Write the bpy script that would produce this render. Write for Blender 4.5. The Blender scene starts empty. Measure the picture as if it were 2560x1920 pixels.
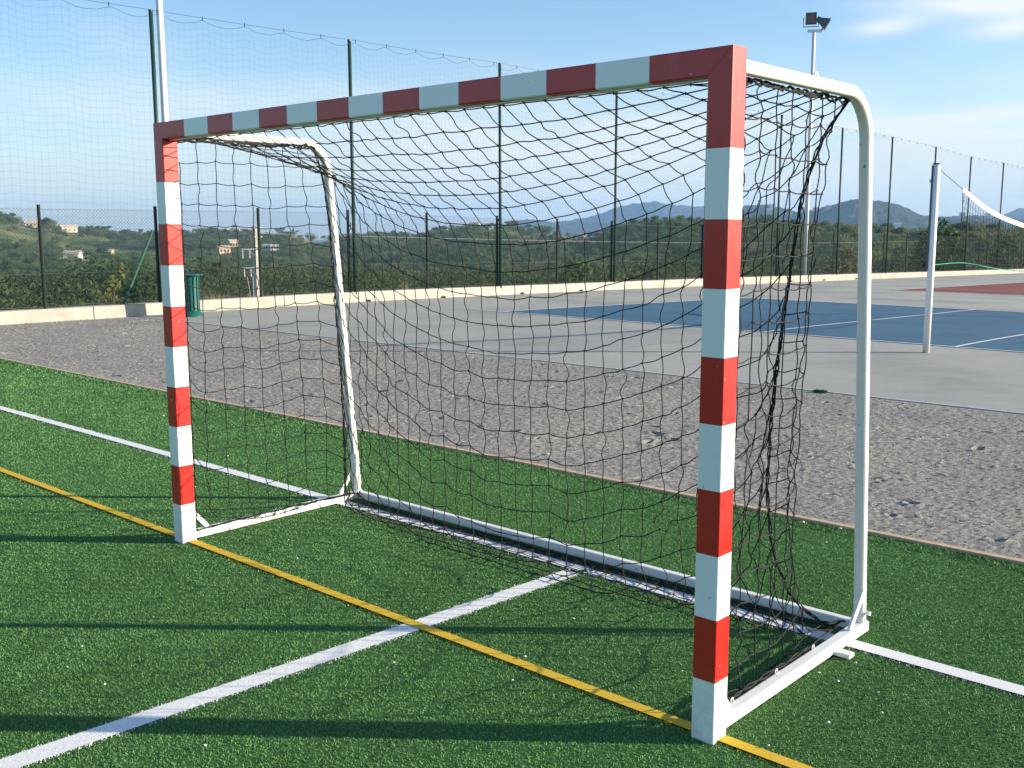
import bpy, math, random
import numpy as np
from mathutils import Vector, Matrix
R_ = np.random.default_rng(7)
random.seed(7)
SC = bpy.context.scene
COL = SC.collection
PI = math.pi

# ------------------------------------------------------------------ helpers
class MB:
    """collects shapes; build() links them as ONE mesh object"""
    def __init__(s):
        s.v = []; s.f = []; s.m = []; s.n = 0
    def add(s, verts, faces, mi=0):
        b = s.n
        s.v.extend([tuple(map(float, q)) for q in verts])
        s.n += len(verts)
        s.f.extend([tuple(b + i for i in f) for f in faces])
        s.m.extend([mi] * len(faces))
    def hexa(s, p, mi=0):
        s.add(p, [(0, 3, 2, 1), (4, 5, 6, 7), (0, 1, 5, 4), (1, 2, 6, 5), (2, 3, 7, 6), (3, 0, 4, 7)], mi)
    def box(s, a, b, mi=0):
        x0, y0, z0 = a; x1, y1, z1 = b
        s.hexa([(x0, y0, z0), (x1, y0, z0), (x1, y1, z0), (x0, y1, z0), (x0, y0, z1), (x1, y0, z1), (x1, y1, z1), (x0, y1, z1)], mi)
    def bar(s, a, b, w, h, mi=0, up=(0, 0, 1), cham=0.0):
        """rectangular bar from a to b, w across, h along 'up', optionally with chamfered edges"""
        a = Vector(a); b = Vector(b); d = (b - a).normalized(); u = Vector(up)
        r = d.cross(u)
        if r.length < 1e-4: r = d.cross(Vector((1, 0, 0)))
        r.normalize(); u = r.cross(d)
        s.loft([a, b], rrect(w, h, cham), r, u, mi)
    def loft(s, pts, prof, r, u, mi=0, frames=None, cap=True):
        n = len(prof); V = []
        for k, p in enumerate(pts):
            rr, uu = frames[k] if frames else (r, u)
            for (x, y) in prof: V.append(p + rr * x + uu * y)
        F = []
        for k in range(len(pts) - 1):
            for i in range(n):
                j = (i + 1) % n
                F.append((k * n + i, k * n + j, (k + 1) * n + j, (k + 1) * n + i))
        if cap:
            F.append(tuple(reversed(range(n)))); F.append(tuple((len(pts) - 1) * n + i for i in range(n)))
        s.add(V, F, mi)
    def tube(s, pts, rad, n=6, mi=0, cap=True):
        pts = [Vector(p) for p in pts]
        if not hasattr(rad, '__len__'): rad = [rad] * len(pts)
        V = []; pr = None
        for k, p in enumerate(pts):
            d = (pts[min(k + 1, len(pts) - 1)] - pts[max(k - 1, 0)])
            if d.length < 1e-9: d = Vector((0, 0, 1))
            d.normalize()
            if pr is None:
                pr = d.cross(Vector((0, 0, 1)))
                if pr.length < 1e-3: pr = d.cross(Vector((1, 0, 0)))
            pr = (pr - d * pr.dot(d))
            if pr.length < 1e-6: pr = d.orthogonal()
            pr.normalize(); q = d.cross(pr)
            for i in range(n):
                t = 2 * PI * i / n
                V.append(p + (pr * math.cos(t) + q * math.sin(t)) * rad[k])
        F = [(k * n + i, k * n + (i + 1) % n, (k + 1) * n + (i + 1) % n, (k + 1) * n + i) for k in range(len(pts) - 1) for i in range(n)]
        if cap:
            F.append(tuple(reversed(range(n)))); F.append(tuple((len(pts) - 1) * n + i for i in range(n)))
        s.add(V, F, mi)
    def lathe(s, prof, c=(0, 0, 0), n=24, mi=0, close=False):
        V = [(c[0] + r * math.cos(2 * PI * i / n), c[1] + r * math.sin(2 * PI * i / n), c[2] + z) for (r, z) in prof for i in range(n)]
        m = len(prof)
        F = [(k * n + i, k * n + (i + 1) % n, ((k + 1) % m) * n + (i + 1) % n, ((k + 1) % m) * n + i) for k in range(m if close else m - 1) for i in range(n)]
        s.add(V, F, mi)
    def build(s, name, mats, parent=None, smooth=False):
        return mesh_obj(name, s.v, s.f, mats, parent, s.m, smooth)

def rrect(w, h, c=0.0):
    w /= 2; h /= 2
    if c <= 0: return [(-w, -h), (w, -h), (w, h), (-w, h)]
    out = []
    for (sx, sy, a0) in ((1, -1, -90), (1, 1, 0), (-1, 1, 90), (-1, -1, 180)):
        for k in range(4):
            a = math.radians(a0 + 30 * k)
            out.append((sx * (w - c) + c * math.cos(a), sy * (h - c) + c * math.sin(a)))
    return out

def mesh_obj(name, v, f, mats, parent=None, mi=None, smooth=False):
    me = bpy.data.meshes.new(name)
    me.from_pydata([tuple(q) for q in v], [], f)
    return link(name, me, mats, parent, mi, smooth)

def mesh_np(name, V, F, mats, parent=None, mi=None, smooth=False):
    """V (n,3), F (m,k) numpy"""
    V = np.asarray(V, np.float32); F = np.asarray(F, np.int32)
    me = bpy.data.meshes.new(name); m, k = F.shape
    me.vertices.add(len(V)); me.vertices.foreach_set('co', V.ravel())
    me.loops.add(m * k); me.loops.foreach_set('vertex_index', F.ravel())
    me.polygons.add(m); me.polygons.foreach_set('loop_start', np.arange(0, m * k, k, dtype=np.int32))
    me.update(calc_edges=True)
    return link(name, me, mats, parent, mi, smooth)

def link(name, me, mats, parent, mi, smooth):
    if not isinstance(mats, (list, tuple)): mats = [mats]
    for m in mats: me.materials.append(m)
    if mi is not None and len(mats) > 1: me.polygons.foreach_set('material_index', np.asarray(mi, np.int32))
    me.polygons.foreach_set('use_smooth', np.full(len(me.polygons), smooth))
    me.update()
    o = bpy.data.objects.new(name, me); COL.objects.link(o)
    if parent is not None: o.parent = parent
    return o

def tag(o, label=None, cat=None, group=None, kind=None):
    if label: o['label'] = label
    if cat: o['category'] = cat
    if group: o['group'] = group
    if kind: o['kind'] = kind
    return o

def empty(name, loc, label, cat, group=None, rz=0.0):
    o = bpy.data.objects.new(name, None); COL.objects.link(o)
    o.location = loc; o.rotation_euler = (0, 0, rz); o.empty_display_size = .2
    return tag(o, label, cat, group)

# ------------------------------------------------------------------ materials
def mat(name, col, rough=.6, spec=.5, metal=0.0, nodes=None):
    m = bpy.data.materials.new(name); m.use_nodes = True
    nt = m.node_tree; b = nt.nodes['Principled BSDF']
    b.inputs['Base Color'].default_value = (*col, 1); b.inputs['Roughness'].default_value = rough
    b.inputs['Metallic'].default_value = metal
    b.inputs['Specular IOR Level'].default_value = spec
    if nodes: nodes(nt, b)
    return m

def N(nt, t, **kw):
    n = nt.nodes.new(t)
    for k, v in kw.items():
        if k in n.bl_rna.properties: setattr(n, k, v)
        else: n.inputs[k].default_value = v
    return n

def ramp(nt, fac, stops):
    r = nt.nodes.new('ShaderNodeValToRGB'); e = r.color_ramp.elements
    while len(e) < len(stops): e.new(.5)
    for el, (p, c) in zip(e, stops):
        el.position = p; el.color = (*c, 1) if len(c) == 3 else c
    nt.links.new(fac, r.inputs[0]); return r

def noise(nt, scale, detail=4, rough=.6, vec=None, coord='pos'):
    n = N(nt, 'ShaderNodeTexNoise', Scale=scale, Detail=detail, Roughness=rough)
    if vec is None:
        vec = N(nt, 'ShaderNodeNewGeometry').outputs['Position'] if coord == 'pos' else N(nt, 'ShaderNodeTexCoord').outputs['Object']
    nt.links.new(vec, n.inputs['Vector']); return n

def mixc(nt, fac, a, b, mode='MIX'):
    m = nt.nodes.new('ShaderNodeMix'); m.data_type = 'RGBA'; m.blend_type = mode
    for sock, val in ((m.inputs[0], fac), (m.inputs[6], a), (m.inputs[7], b)):
        if hasattr(val, 'is_linked') or hasattr(val, 'links'): nt.links.new(val, sock)
        else: sock.default_value = val if not isinstance(val, tuple) else (*val, 1)
    return m.outputs[2]

def bump(nt, b, h, strength, dist):
    bp = N(nt, 'ShaderNodeBump', Strength=strength, Distance=dist)
    nt.links.new(h, bp.inputs['Height']); nt.links.new(bp.outputs[0], b.inputs['Normal'])

def speckled(name, c0, c1, scale, c2=None, scale2=1.0, rough=.8, bmp=0.0, bdist=.01, spec=.3, detail=6):
    def f(nt, b):
        n = noise(nt, scale, detail, .7)
        r = ramp(nt, n.outputs['Fac'], [(.32, c0), (.68, c1)])
        out = r.outputs[0]
        if c2:
            n2 = noise(nt, scale2, 4, .6)
            r2 = ramp(nt, n2.outputs['Fac'], [(.35, (1, 1, 1)), (.7, c2)])
            out = mixc(nt, 1.0, out, r2.outputs[0], 'MULTIPLY')
        nt.links.new(out, b.inputs['Base Color'])
        if bmp: bump(nt, b, n.outputs['Fac'], bmp, bdist)
    return mat(name, c0, rough, spec, nodes=f)

def painted(name, col, worn, rough=.35, s=6.0, spec=.4, chip=(.20, .19, .18), foot=False):
    """gloss paint with faint scuffs, hairline scratches and a few chips of its own"""
    def f(nt, b):
        n = noise(nt, s, 8, .7)
        r = ramp(nt, n.outputs['Fac'], [(.3, col), (.60, col), (.85, worn)])
        n4 = noise(nt, 55, 3, .5); chips = ramp(nt, n4.outputs['Fac'], [(.715, (0, 0, 0)), (.735, (1, 1, 1))])
        c = mixc(nt, chips.outputs[0], r.outputs[0], chip)
        mp = N(nt, 'ShaderNodeMapping'); mp.inputs['Scale'].default_value = (14, 14, 160)
        nt.links.new(N(nt, 'ShaderNodeNewGeometry').outputs['Position'], mp.inputs[0])
        n5 = noise(nt, 1.0, 2, .5, mp.outputs[0]); sc = ramp(nt, n5.outputs['Fac'], [(.70, (0, 0, 0)), (.76, (.45, .45, .45))])
        c = mixc(nt, sc.outputs[0], c, worn)
        if foot:
            sp_ = N(nt, 'ShaderNodeSeparateXYZ'); nt.links.new(N(nt, 'ShaderNodeNewGeometry').outputs['Position'], sp_.inputs[0])
            mr_ = N(nt, 'ShaderNodeMapRange'); nt.links.new(sp_.outputs[2], mr_.inputs[0]); mr_.inputs[1].default_value = .26; mr_.inputs[2].default_value = .0; mr_.inputs[3].default_value = 0; mr_.inputs[4].default_value = .40
            mm = N(nt, 'ShaderNodeMath', operation='MULTIPLY'); nt.links.new(mr_.outputs[0], mm.inputs[0]); nt.links.new(ramp(nt, noise(nt, 30, 6, .75).outputs['Fac'], [(.40, (0, 0, 0)), (.66, (1, 1, 1))]).outputs[0], mm.inputs[1])
            c = mixc(nt, mm.outputs[0], c, (.30, .28, .20))
            b.inputs['Coat Weight'].default_value = .3; b.inputs['Coat IOR'].default_value = 1.75; b.inputs['Coat Roughness'].default_value = .22
        nt.links.new(c, b.inputs['Base Color'])
        n2 = noise(nt, 25, 3, .6)
        rr = ramp(nt, n2.outputs['Fac'], [(.3, (rough,) * 3), (.8, (rough + .18,) * 3)])
        nt.links.new(rr.outputs[0], b.inputs['Roughness'])
        n3 = noise(nt, 9, 2, .5); bump(nt, b, n3.outputs['Fac'], .08, .01)
    return mat(name, col, rough, spec, nodes=f)

M = {}
M['white'] = painted('white_paint', (.82, .82, .80), (.66, .64, .60), foot=True)
M['white_frame'] = painted('white_frame_paint', (.78, .77, .72), (.55, .52, .46), .4)
M['red'] = painted('red_paint', (.48, .014, .010), (.56, .075, .055), .35, 6.0, .25, (.55, .40, .36), True)
M['galv'] = painted('galvanised_steel', (.74, .74, .75), (.55, .55, .56), .4)
M['alu'] = mat('brushed_aluminium', (.72, .72, .72), .38, .5, .65)
M['green_paint'] = painted('dark_green_coated_steel', (.009, .045, .034), (.018, .06, .045), .5)
M['bin_green'] = painted('bin_green_enamel', (.012, .10, .085), (.03, .13, .11), .3)
M['strut'] = painted('mid_green_steel', (.025, .10, .065), (.04, .12, .08), .5)
M['post_dark'] = painted('near_black_green_steel', (.003, .012, .010), (.008, .022, .018), .7)
M['wire'] = mat('green_coated_wire', (.02, .055, .045), .5)
M['twine'] = mat('thin_dark_twine', (.018, .030, .032), .7)
M['tension'] = mat('pale_tension_wire', (.10, .13, .12), .6)
M['net'] = speckled('black_net_cord', (.006, .006, .006), (.020, .020, .020), 400, rough=.75)
M['rope'] = speckled('black_braided_rope', (.008, .008, .008), (.035, .035, .035), 250, rough=.85)
M['green_rope'] = mat('turquoise_green_rope', (.02, .40, .25), .6)
M['tape'] = mat('white_net_tape', (.82, .82, .82), .7)
M['black'] = mat('black_plastic', (.012, .012, .014), .4)
M['glass'] = mat('lamp_glass', (.17, .14, .11), .25, .5)
M['lamp_body'] = mat('grey_lamp_housing', (.10, .11, .13), .4, .5, .4)
M['wood'] = speckled('weathered_board', (.46, .33, .20), (.64, .49, .32), 30, rough=.85)
M['kerb'] = speckled('pale_concrete_edging', (.40, .38, .35), (.55, .53, .49), 20, rough=.9)
M['pole_concrete'] = speckled('pole_concrete', (.42, .41, .37), (.60, .58, .53), 3, (.75, .72, .68), 1.2, rough=.9)
M['insul'] = mat('white_insulator', (.40, .43, .45), .2)
M['pebble'] = speckled('white_pebble', (.60, .57, .53), (.80, .78, .74), 200, rough=.7)
M['cable'] = mat('aluminium_cable', (.42, .42, .40), .5)
M['bark'] = speckled('bark', (.07, .055, .04), (.14, .11, .085), 12, rough=.9)

def wall_nodes(nt, b):
    n = noise(nt, 1.3, 8, .65); r = ramp(nt, n.outputs['Fac'], [(.3, (.34, .315, .26)), (.55, (.42, .40, .345)), (.8, (.48, .46, .40))])
    n2 = noise(nt, 22, 6, .7); r2 = ramp(nt, n2.outputs['Fac'], [(.25, (.78, .77, .75)), (.5, (1, 1, 1))])
    nt.links.new(mixc(nt, 1.0, r.outputs[0], r2.outputs[0], 'MULTIPLY'), b.inputs['Base Color'])
    bump(nt, b, n2.outputs['Fac'], .25, .02)
M['wall'] = mat('cast_concrete', (.6, .56, .48), .9, .2, nodes=wall_nodes)

def asphalt_nodes(nt, b):
    n = noise(nt, 90, 6, .75); r = ramp(nt, n.outputs['Fac'], [(.28, (.24, .243, .218)), (.5, (.365, .367, .328)), (.72, (.51, .51, .455))])
    n2 = noise(nt, .35, 6, .65); r2 = ramp(nt, n2.outputs['Fac'], [(.36, (.78, .78, .80)), (.5, (.98, .97, .96)), (.62, (1.06, 1.05, 1.02))])
    n3 = noise(nt, 3.0, 5, .7); r3 = ramp(nt, n3.outputs['Fac'], [(.3, (.93, .93, .93)), (.6, (1, 1, 1))])
    c = mixc(nt, 1.0, r.outputs[0], r2.outputs[0], 'MULTIPLY'); c = mixc(nt, 1.0, c, r3.outputs[0], 'MULTIPLY')
    nt.links.new(c, b.inputs['Base Color'])
    n4 = noise(nt, 160, 3, .7); bump(nt, b, n4.outputs['Fac'], .5, .006)
M['asphalt'] = mat('pale_worn_asphalt', (.25, .25, .24), .9, .2, nodes=asphalt_nodes)

def court(name, c):
    def f(nt, b):
        n = noise(nt, 60, 6, .75); r = ramp(nt, n.outputs['Fac'], [(.25, tuple(x * .78 for x in c)), (.75, tuple(x * 1.2 for x in c))])
        n2 = noise(nt, .8, 5, .65); r2 = ramp(nt, n2.outputs['Fac'], [(.35, (.80, .83, .88)), (.5, (1, 1, 1)), (.68, (1.14, 1.10, 1.06))])
        nt.links.new(mixc(nt, 1.0, r.outputs[0], r2.outputs[0], 'MULTIPLY'), b.inputs['Base Color'])
        bump(nt, b, n.outputs['Fac'], .3, .006)
    return mat(name, c, .85, .25, nodes=f)
M['blue'] = court('blue_acrylic_court', (.048, .128, .20))
M['redc'] = court('red_acrylic_court', (.21, .055, .045))
M['courtline'] = speckled('court_line_paint', (.62, .64, .66), (.80, .80, .80), 40, rough=.8)

def gravel_nodes(nt, b):
    n = noise(nt, 85, 5, .8); r = ramp(nt, n.outputs['Fac'], [(.26, (.065, .064, .058)), (.44, (.235, .232, .212)), (.6, (.385, .378, .345)), (.76, (.66, .635, .56))])
    n2 = noise(nt, .7, 5, .6); r2 = ramp(nt, n2.outputs['Fac'], [(.35, (.86, .86, .88)), (.65, (1.06, 1.03, .98))])
    v = N(nt, 'ShaderNodeTexVoronoi', Scale=70.0); nt.links.new(N(nt, 'ShaderNodeNewGeometry').outputs['Position'], v.inputs['Vector'])
    r3 = ramp(nt, v.outputs['Color'], [(.2, (.75, .75, .75)), (.8, (1.2, 1.18, 1.15))])
    c = mixc(nt, 1.0, r.outputs[0], r2.outputs[0], 'MULTIPLY'); c = mixc(nt, 1.0, c, r3.outputs[0], 'MULTIPLY')
    nt.links.new(c, b.inputs['Base Color'])
    bump(nt, b, n.outputs['Fac'], .6, .012)
M['gravel'] = mat('grey_gravel', (.25, .24, .23), .95, .15, nodes=gravel_nodes)

def turf_base_nodes(nt, b):
    n = noise(nt, 140, 5, .8); r = ramp(nt, n.outputs['Fac'], [(.3, (.030, .095, .024)), (.7, (.092, .215, .062))])
    nt.links.new(r.outputs[0], b.inputs['Base Color']); bump(nt, b, n.outputs['Fac'], .6, .015)
M['turf'] = mat('turf_backing', (.015, .05, .016), .9, .1, nodes=turf_base_nodes)

def blade_mat(name, stops, patch=(.70, 1.18), rough=.7, trans=.25, spec=.12):
    def f(nt, b):
        oi = N(nt, 'ShaderNodeNewGeometry')
        r = ramp(nt, oi.outputs['Random Per Island'], stops)
        n2 = noise(nt, 1.1, 7, .7); r2 = ramp(nt, n2.outputs['Fac'], [(.32, (patch[0],) * 3), (.68, (patch[1],) * 3)])
        nt.links.new(mixc(nt, 1.0, r.outputs[0], r2.outputs[0], 'MULTIPLY'), b.inputs['Base Color'])
        b.inputs['Transmission Weight'].default_value = 0
    return mat(name, stops[0][1], rough, spec, nodes=f)
M['blade'] = blade_mat('green_turf_blade', [(0, (.066, .172, .052)), (.45, (.124, .278, .092)), (.8, (.172, .335, .122)), (.96, (.21, .365, .145)), (1, (.24, .38, .17))])
M['blade_w'] = blade_mat('white_turf_blade', [(0, (.40, .40, .40)), (.10, (.80, .80, .78)), (1, (.92, .92, .88))], (.96, 1.02))
M['blade_y'] = blade_mat('yellow_turf_blade', [(0, (.55, .36, .03)), (.3, (.84, .58, .045)), (1, (.92, .70, .10))], (.9, 1.06))
M['base_w'] = speckled('white_turf_backing', (.62, .62, .60), (.88, .88, .85), 160, rough=.9)
M['base_y'] = speckled('yellow_turf_backing', (.50, .32, .025), (.78, .52, .04), 160, rough=.9)

def leaf_mat(name, stops, attr=True):
    def f(nt, b):
        oi = N(nt, 'ShaderNodeObjectInfo'); gi = N(nt, 'ShaderNodeNewGeometry')
        r = ramp(nt, oi.outputs['Random'], stops)
        r2 = ramp(nt, gi.outputs['Random Per Island'], [(0, (.55, .58, .6)), (.6, (1.0, 1.0, 1.0)), (1, (1.45, 1.4, 1.2))])
        nt.links.new(mixc(nt, 1.0, r.outputs[0], r2.outputs[0], 'MULTIPLY'), b.inputs['Base Color'])
        nt.nodes.remove(nt.nodes['Material Output']); out = nt.nodes.new('ShaderNodeOutputMaterial')
        tr = N(nt, 'ShaderNodeBsdfTranslucent'); nt.links.new(mixc(nt, 1.0, r.outputs[0], r2.outputs[0], 'MULTIPLY'), tr.inputs[0])
        mx = N(nt, 'ShaderNodeMixShader'); mx.inputs[0].default_value = .38
        nt.links.new(b.outputs[0], mx.inputs[1]); nt.links.new(tr.outputs[0], mx.inputs[2]); nt.links.new(mx.outputs[0], out.inputs[0])
    return mat(name, stops[0][1], .65, .2, nodes=f)
M['wood_leaf'] = leaf_mat('mixed_woodland_leaf', [(0, (.055, .095, .038)), (.3, (.088, .140, .052)), (.55, (.118, .175, .062)), (.75, (.16, .195, .076)), (.90, (.18, .185, .095)), (1, (.20, .18, .12))])
M['thicket_leaf'] = leaf_mat('dusty_scrub_leaf', [(0, (.032, .054, .022)), (.35, (.052, .080, .030)), (.65, (.072, .104, .038)), (.85, (.105, .115, .052)), (1, (.14, .125, .084))])
M['leaf_yellow'] = leaf_mat('yellowish_leaf', [(0, (.20, .20, .055)), (1, (.26, .25, .07))])
M['leaf_reed'] = leaf_mat('reed_leaf', [(0, (.15, .16, .05)), (1, (.19, .19, .06))])
M['leaf_green'] = leaf_mat('fresh_green_leaf', [(0, (.07, .11, .03)), (1, (.09, .13, .04))])
M['leaf_dark'] = leaf_mat('dark_laurel_leaf', [(0, (.035, .07, .022)), (1, (.05, .085, .028))])
M['leaf_brown'] = leaf_mat('brownish_leaf', [(0, (.13, .11, .05)), (1, (.16, .13, .065))])
M['straw'] = leaf_mat('dry_straw', [(0, (.36, .31, .18)), (1, (.40, .34, .2))])
M['tuft'] = leaf_mat('tuft_green', [(0, (.03, .13, .02)), (1, (.04, .16, .03))])

def hill_nodes(nt, b):
    n = noise(nt, .012, 8, .6); r = ramp(nt, n.outputs['Fac'], [(.34, (.050, .080, .030)), (.46, (.11, .14, .055)), (.56, (.20, .21, .095)), (.72, (.32, .28, .18))])
    n2 = noise(nt, .25, 6, .7); r2 = ramp(nt, n2.outputs['Fac'], [(.3, (.6, .62, .6)), (.7, (1.25, 1.2, 1.15))])
    nt.links.new(mixc(nt, 1.0, r.outputs[0], r2.outputs[0], 'MULTIPLY'), b.inputs['Base Color'])
M['hill'] = mat('hillside_scrub', (.06, .07, .03), 1.0, .0, nodes=hill_nodes)
def mtn_nodes(nt, b):
    n = noise(nt, .006, 9, .65); r = ramp(nt, n.outputs['Fac'], [(.35, (.020, .032, .016)), (.52, (.040, .052, .024)), (.68, (.085, .085, .045)), (.8, (.15, .13, .09))])
    n2 = noise(nt, .05, 6, .75); r2 = ramp(nt, n2.outputs['Fac'], [(.3, (.55, .58, .58)), (.7, (1.3, 1.25, 1.15))])
    nt.links.new(mixc(nt, 1.0, r.outputs[0], r2.outputs[0], 'MULTIPLY'), b.inputs['Base Color'])
M['mtn'] = mat('wooded_mountain', (.04, .05, .025), 1.0, .0, nodes=mtn_nodes)
M['house_white'] = speckled('white_render', (.70, .68, .64), (.82, .80, .77), 1, rough=.9)
M['house_cream'] = speckled('cream_render', (.52, .44, .32), (.64, .56, .43), 1, rough=.9)
M['house_ochre'] = speckled('ochre_render', (.52, .40, .28), (.62, .48, .34), 1, rough=.9)
M['roof_tile'] = speckled('terracotta_tiles', (.46, .34, .26), (.58, .45, .36), 2, rough=.9)
M['window_dark'] = mat('window_dark', (.03, .035, .04), .15)
M['soil'] = speckled('dry_soil', (.20, .16, .11), (.36, .29, .20), .8, rough=1.0)

# ------------------------------------------------------------------ ground shape
CAM = Vector((3.11715542, -2.61682519, 1.57346055))
YAW, PITCH, ROLL, FPX = -.735552231, -.149300532, -.00177100320, 2577.06739
def gz(y):
    """the yard is level by the pitch and falls away gently behind it"""
    y = np.asarray(y, float)
    return np.where(y < 10, 0, np.where(y < 14, -.02 * (y - 10) ** 2 / 8, -.02 * (y - 12)))
YS = np.concatenate([np.arange(6.8, 10, .8), np.arange(10, 14.1, .5), np.arange(15, 78, 3.0)])

def sheet(name, x0, x1, ys, off, m, kind='structure'):
    V = []; F = []
    for k, y in enumerate(ys):
        z = float(gz(y)) + off
        V += [(x0, y, z), (x1, y, z)]
        if k: F.append((2 * k - 2, 2 * k - 1, 2 * k + 1, 2 * k))
    return tag(mesh_obj(name, V, F, m), kind=kind)

def quad_sheet(name, c, off, m, n=24):
    """four corners (x, y), draped over the yard"""
    V = []; F = []; c = [Vector(q) for q in c]
    for i in range(n + 1):
        for j in range(n + 1):
            u = i / n; w = j / n
            q = (c[0] * (1 - u) + c[1] * u) * (1 - w) + (c[3] * (1 - u) + c[2] * u) * w
            V.append((q.x, q.y, float(gz(q.y)) + off))
    for i in range(n):
        for j in range(n):
            a = i * (n + 1) + j; F.append((a, a + n + 1, a + n + 2, a + 1))
    return tag(mesh_obj(name, V, F, m), kind='structure')

def strip(name, a, b, w, off, m, n=24):
    a = Vector(a); b = Vector(b); d = (b - a).normalized(); p = Vector((-d.y, d.x)) * w / 2
    return quad_sheet(name, [a - p, b - p, b + p, a + p], off, m, n)

tag(mesh_obj('ground', [(-16.0, -70, -.06), (70, -70, -.06), (70, 9, -.06), (-16.0, 9, -.06), (70, 77, -1.45), (-16.0, 77, -1.45)], [(0, 1, 2, 3), (3, 2, 4, 5)], M['soil']), kind='structure')
sheet('asphalt_yard', -15.05, 70, YS, 0.0, M['asphalt'])
tag(mesh_obj('artificial_turf', [(-60, -69, 0), (60, -69, 0), (60, 2.47, 0), (-60, 2.47, 0)], [(0, 1, 2, 3)], M['turf']), kind='structure')
b = MB(); b.box((-60, 2.480, -.05), (60, 2.518, .014)); tag(b.build('turf_edging_board', M['wood']), kind='structure')
b = MB(); b.box((-15.05, 6.765, -.05), (60, 6.81, .004)); tag(b.build('concrete_edging', M['kerb']), kind='structure')
blue = [(-10.35, 12.02), (4.5, 11.25), (5.1, 20.1), (-10.1, 20.9)]
quad_sheet('blue_court', blue, .004, M['blue'])
red = [(-9.75, 29.5), (6.0, 29.2), (6.0, 41.5), (-9.6, 41.9)]
quad_sheet('red_court', red, .004, M['redc'])
for a, b_ in ((blue[0], blue[1]), (blue[3], blue[2]), (blue[0], blue[3]), ((-4.62, 11.72), (-4.40, 20.6)), ((-1.70, 11.57), (-1.45, 20.45)), ((1.3, 11.42), (1.5, 20.3))):
    strip('court_line', a, b_, .05, .008, M['courtline'])
for a, b_ in ((red[0], red[1]), (red[3], red[2]), (red[0], red[3]), ((-9.70, 32.2), (6, 31.8))):
    strip('court_line', a, b_, .05, .008, M['courtline'])
strip('court_line', (-11.3, 12.07), (-10.4, 12.03), .05, .008, M['courtline'], 2)

# ------------------------------------------------------------------ gravel strip: real bumps and footprints
def vnoise(X, Y, s, seed):
    r = np.random.default_rng(seed); T = r.random((512, 512))
    x = X / s + 100; y = Y / s + 100
    xi = np.floor(x).astype(int); yi = np.floor(y).astype(int); fx = x - xi; fy = y - yi
    fx = fx * fx * (3 - 2 * fx); fy = fy * fy * (3 - 2 * fy)
    g = lambda a, b: T[a % 512, b % 512]
    return (g(xi, yi) * (1 - fx) + g(xi + 1, yi) * fx) * (1 - fy) + (g(xi, yi + 1) * (1 - fx) + g(xi + 1, yi + 1) * fx) * fy
def grid_faces(nx, ny):
    i = np.arange(nx - 1)[:, None] * ny + np.arange(ny - 1)[None]
    return np.stack([i, i + ny, i + ny + 1, i + 1], -1).reshape(-1, 4)
gx = np.arange(-15.0, 7.0, .024); gy = np.linspace(2.525, 6.765, 178)
X, Y = np.meshgrid(gx, gy, indexing='ij')
Zg = .0035 * (vnoise(X, Y, .05, 1) - .5) + .003 * (vnoise(X, Y, .15, 2) - .5) + .010 * (vnoise(X, Y, .9, 3) - .5) + .007 * (R_.random(X.shape) - .5)
for k in range(750):                     # footprints and scuffs
    cx, cy = R_.uniform(-15, 7), R_.uniform(2.7, 6.6); a = R_.uniform(0, PI); L, w = R_.uniform(.02, .075), R_.uniform(.012, .030); dep = R_.uniform(.003, .016) * (1.15 if R_.random() < .4 else .45)
    m = (np.abs(X[:, 0] - cx) < .4); yy = np.abs(Y[0] - cy) < .4
    sx = np.where(m)[0]; sy = np.where(yy)[0]
    if len(sx) == 0: continue
    sl = np.ix_(sx, sy); dx = X[sl] - cx; dy = Y[sl] - cy
    u = (dx * math.cos(a) + dy * math.sin(a)) / L; v_ = (-dx * math.sin(a) + dy * math.cos(a)) / w; q = u * u + v_ * v_
    Zg[sl] += -dep * np.exp(-q * q) + dep * .45 * np.exp(-(np.sqrt(q) - 1.6) ** 2 * 4)
edge = np.minimum(1, np.minimum((Y - 2.525) / .12, (6.765 - Y) / .12)); Zg = Zg * np.clip(edge, .15, 1) - .004
tag(mesh_np('gravel_strip', np.stack([X, Y, Zg], -1).reshape(-1, 3), grid_faces(*X.shape), M['gravel'], smooth=False), kind='structure')
tag(mesh_obj('gravel_bed', [(-16, 2.525, -.035), (60, 2.525, -.035), (60, 6.76, -.035), (-16, 6.76, -.035)], [(0, 1, 2, 3)], M['gravel']), kind='structure')
b = MB(); b.box((7.0, 2.525, -.03), (60, 6.76, -.006)); tag(b.build('gravel_apron', M['gravel']), kind='structure')
# loose stones lying on the gravel
ns = 16000; sx = R_.uniform(-15, 6.9, ns); sy = R_.uniform(2.56, 6.7, ns)
ii = np.clip(((sx + 15) / .024).astype(int), 0, X.shape[0] - 1); jj = np.clip(((sy - 2.525) / (gy[1] - gy[0])).astype(int), 0, X.shape[1] - 1)
sz = Zg[ii, jj]; rad = R_.uniform(.003, .0085, ns) * np.where(R_.random(ns) < .06, 1.9, 1)
oc = np.array([(1, 0, 0), (0, 1, 0), (-1, 0, 0), (0, -1, 0), (0, 0, 1), (0, 0, -1)], float)
V = oc[None] * rad[:, None, None] * R_.uniform(.6, 1.3, (ns, 6, 1)); V[:, :, 2] *= .7; V += np.stack([sx, sy, sz + rad * .3], -1)[:, None]
fo = np.array([(0, 1, 4), (1, 2, 4), (2, 3, 4), (3, 0, 4), (1, 0, 5), (2, 1, 5), (3, 2, 5), (0, 3, 5)])
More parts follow.
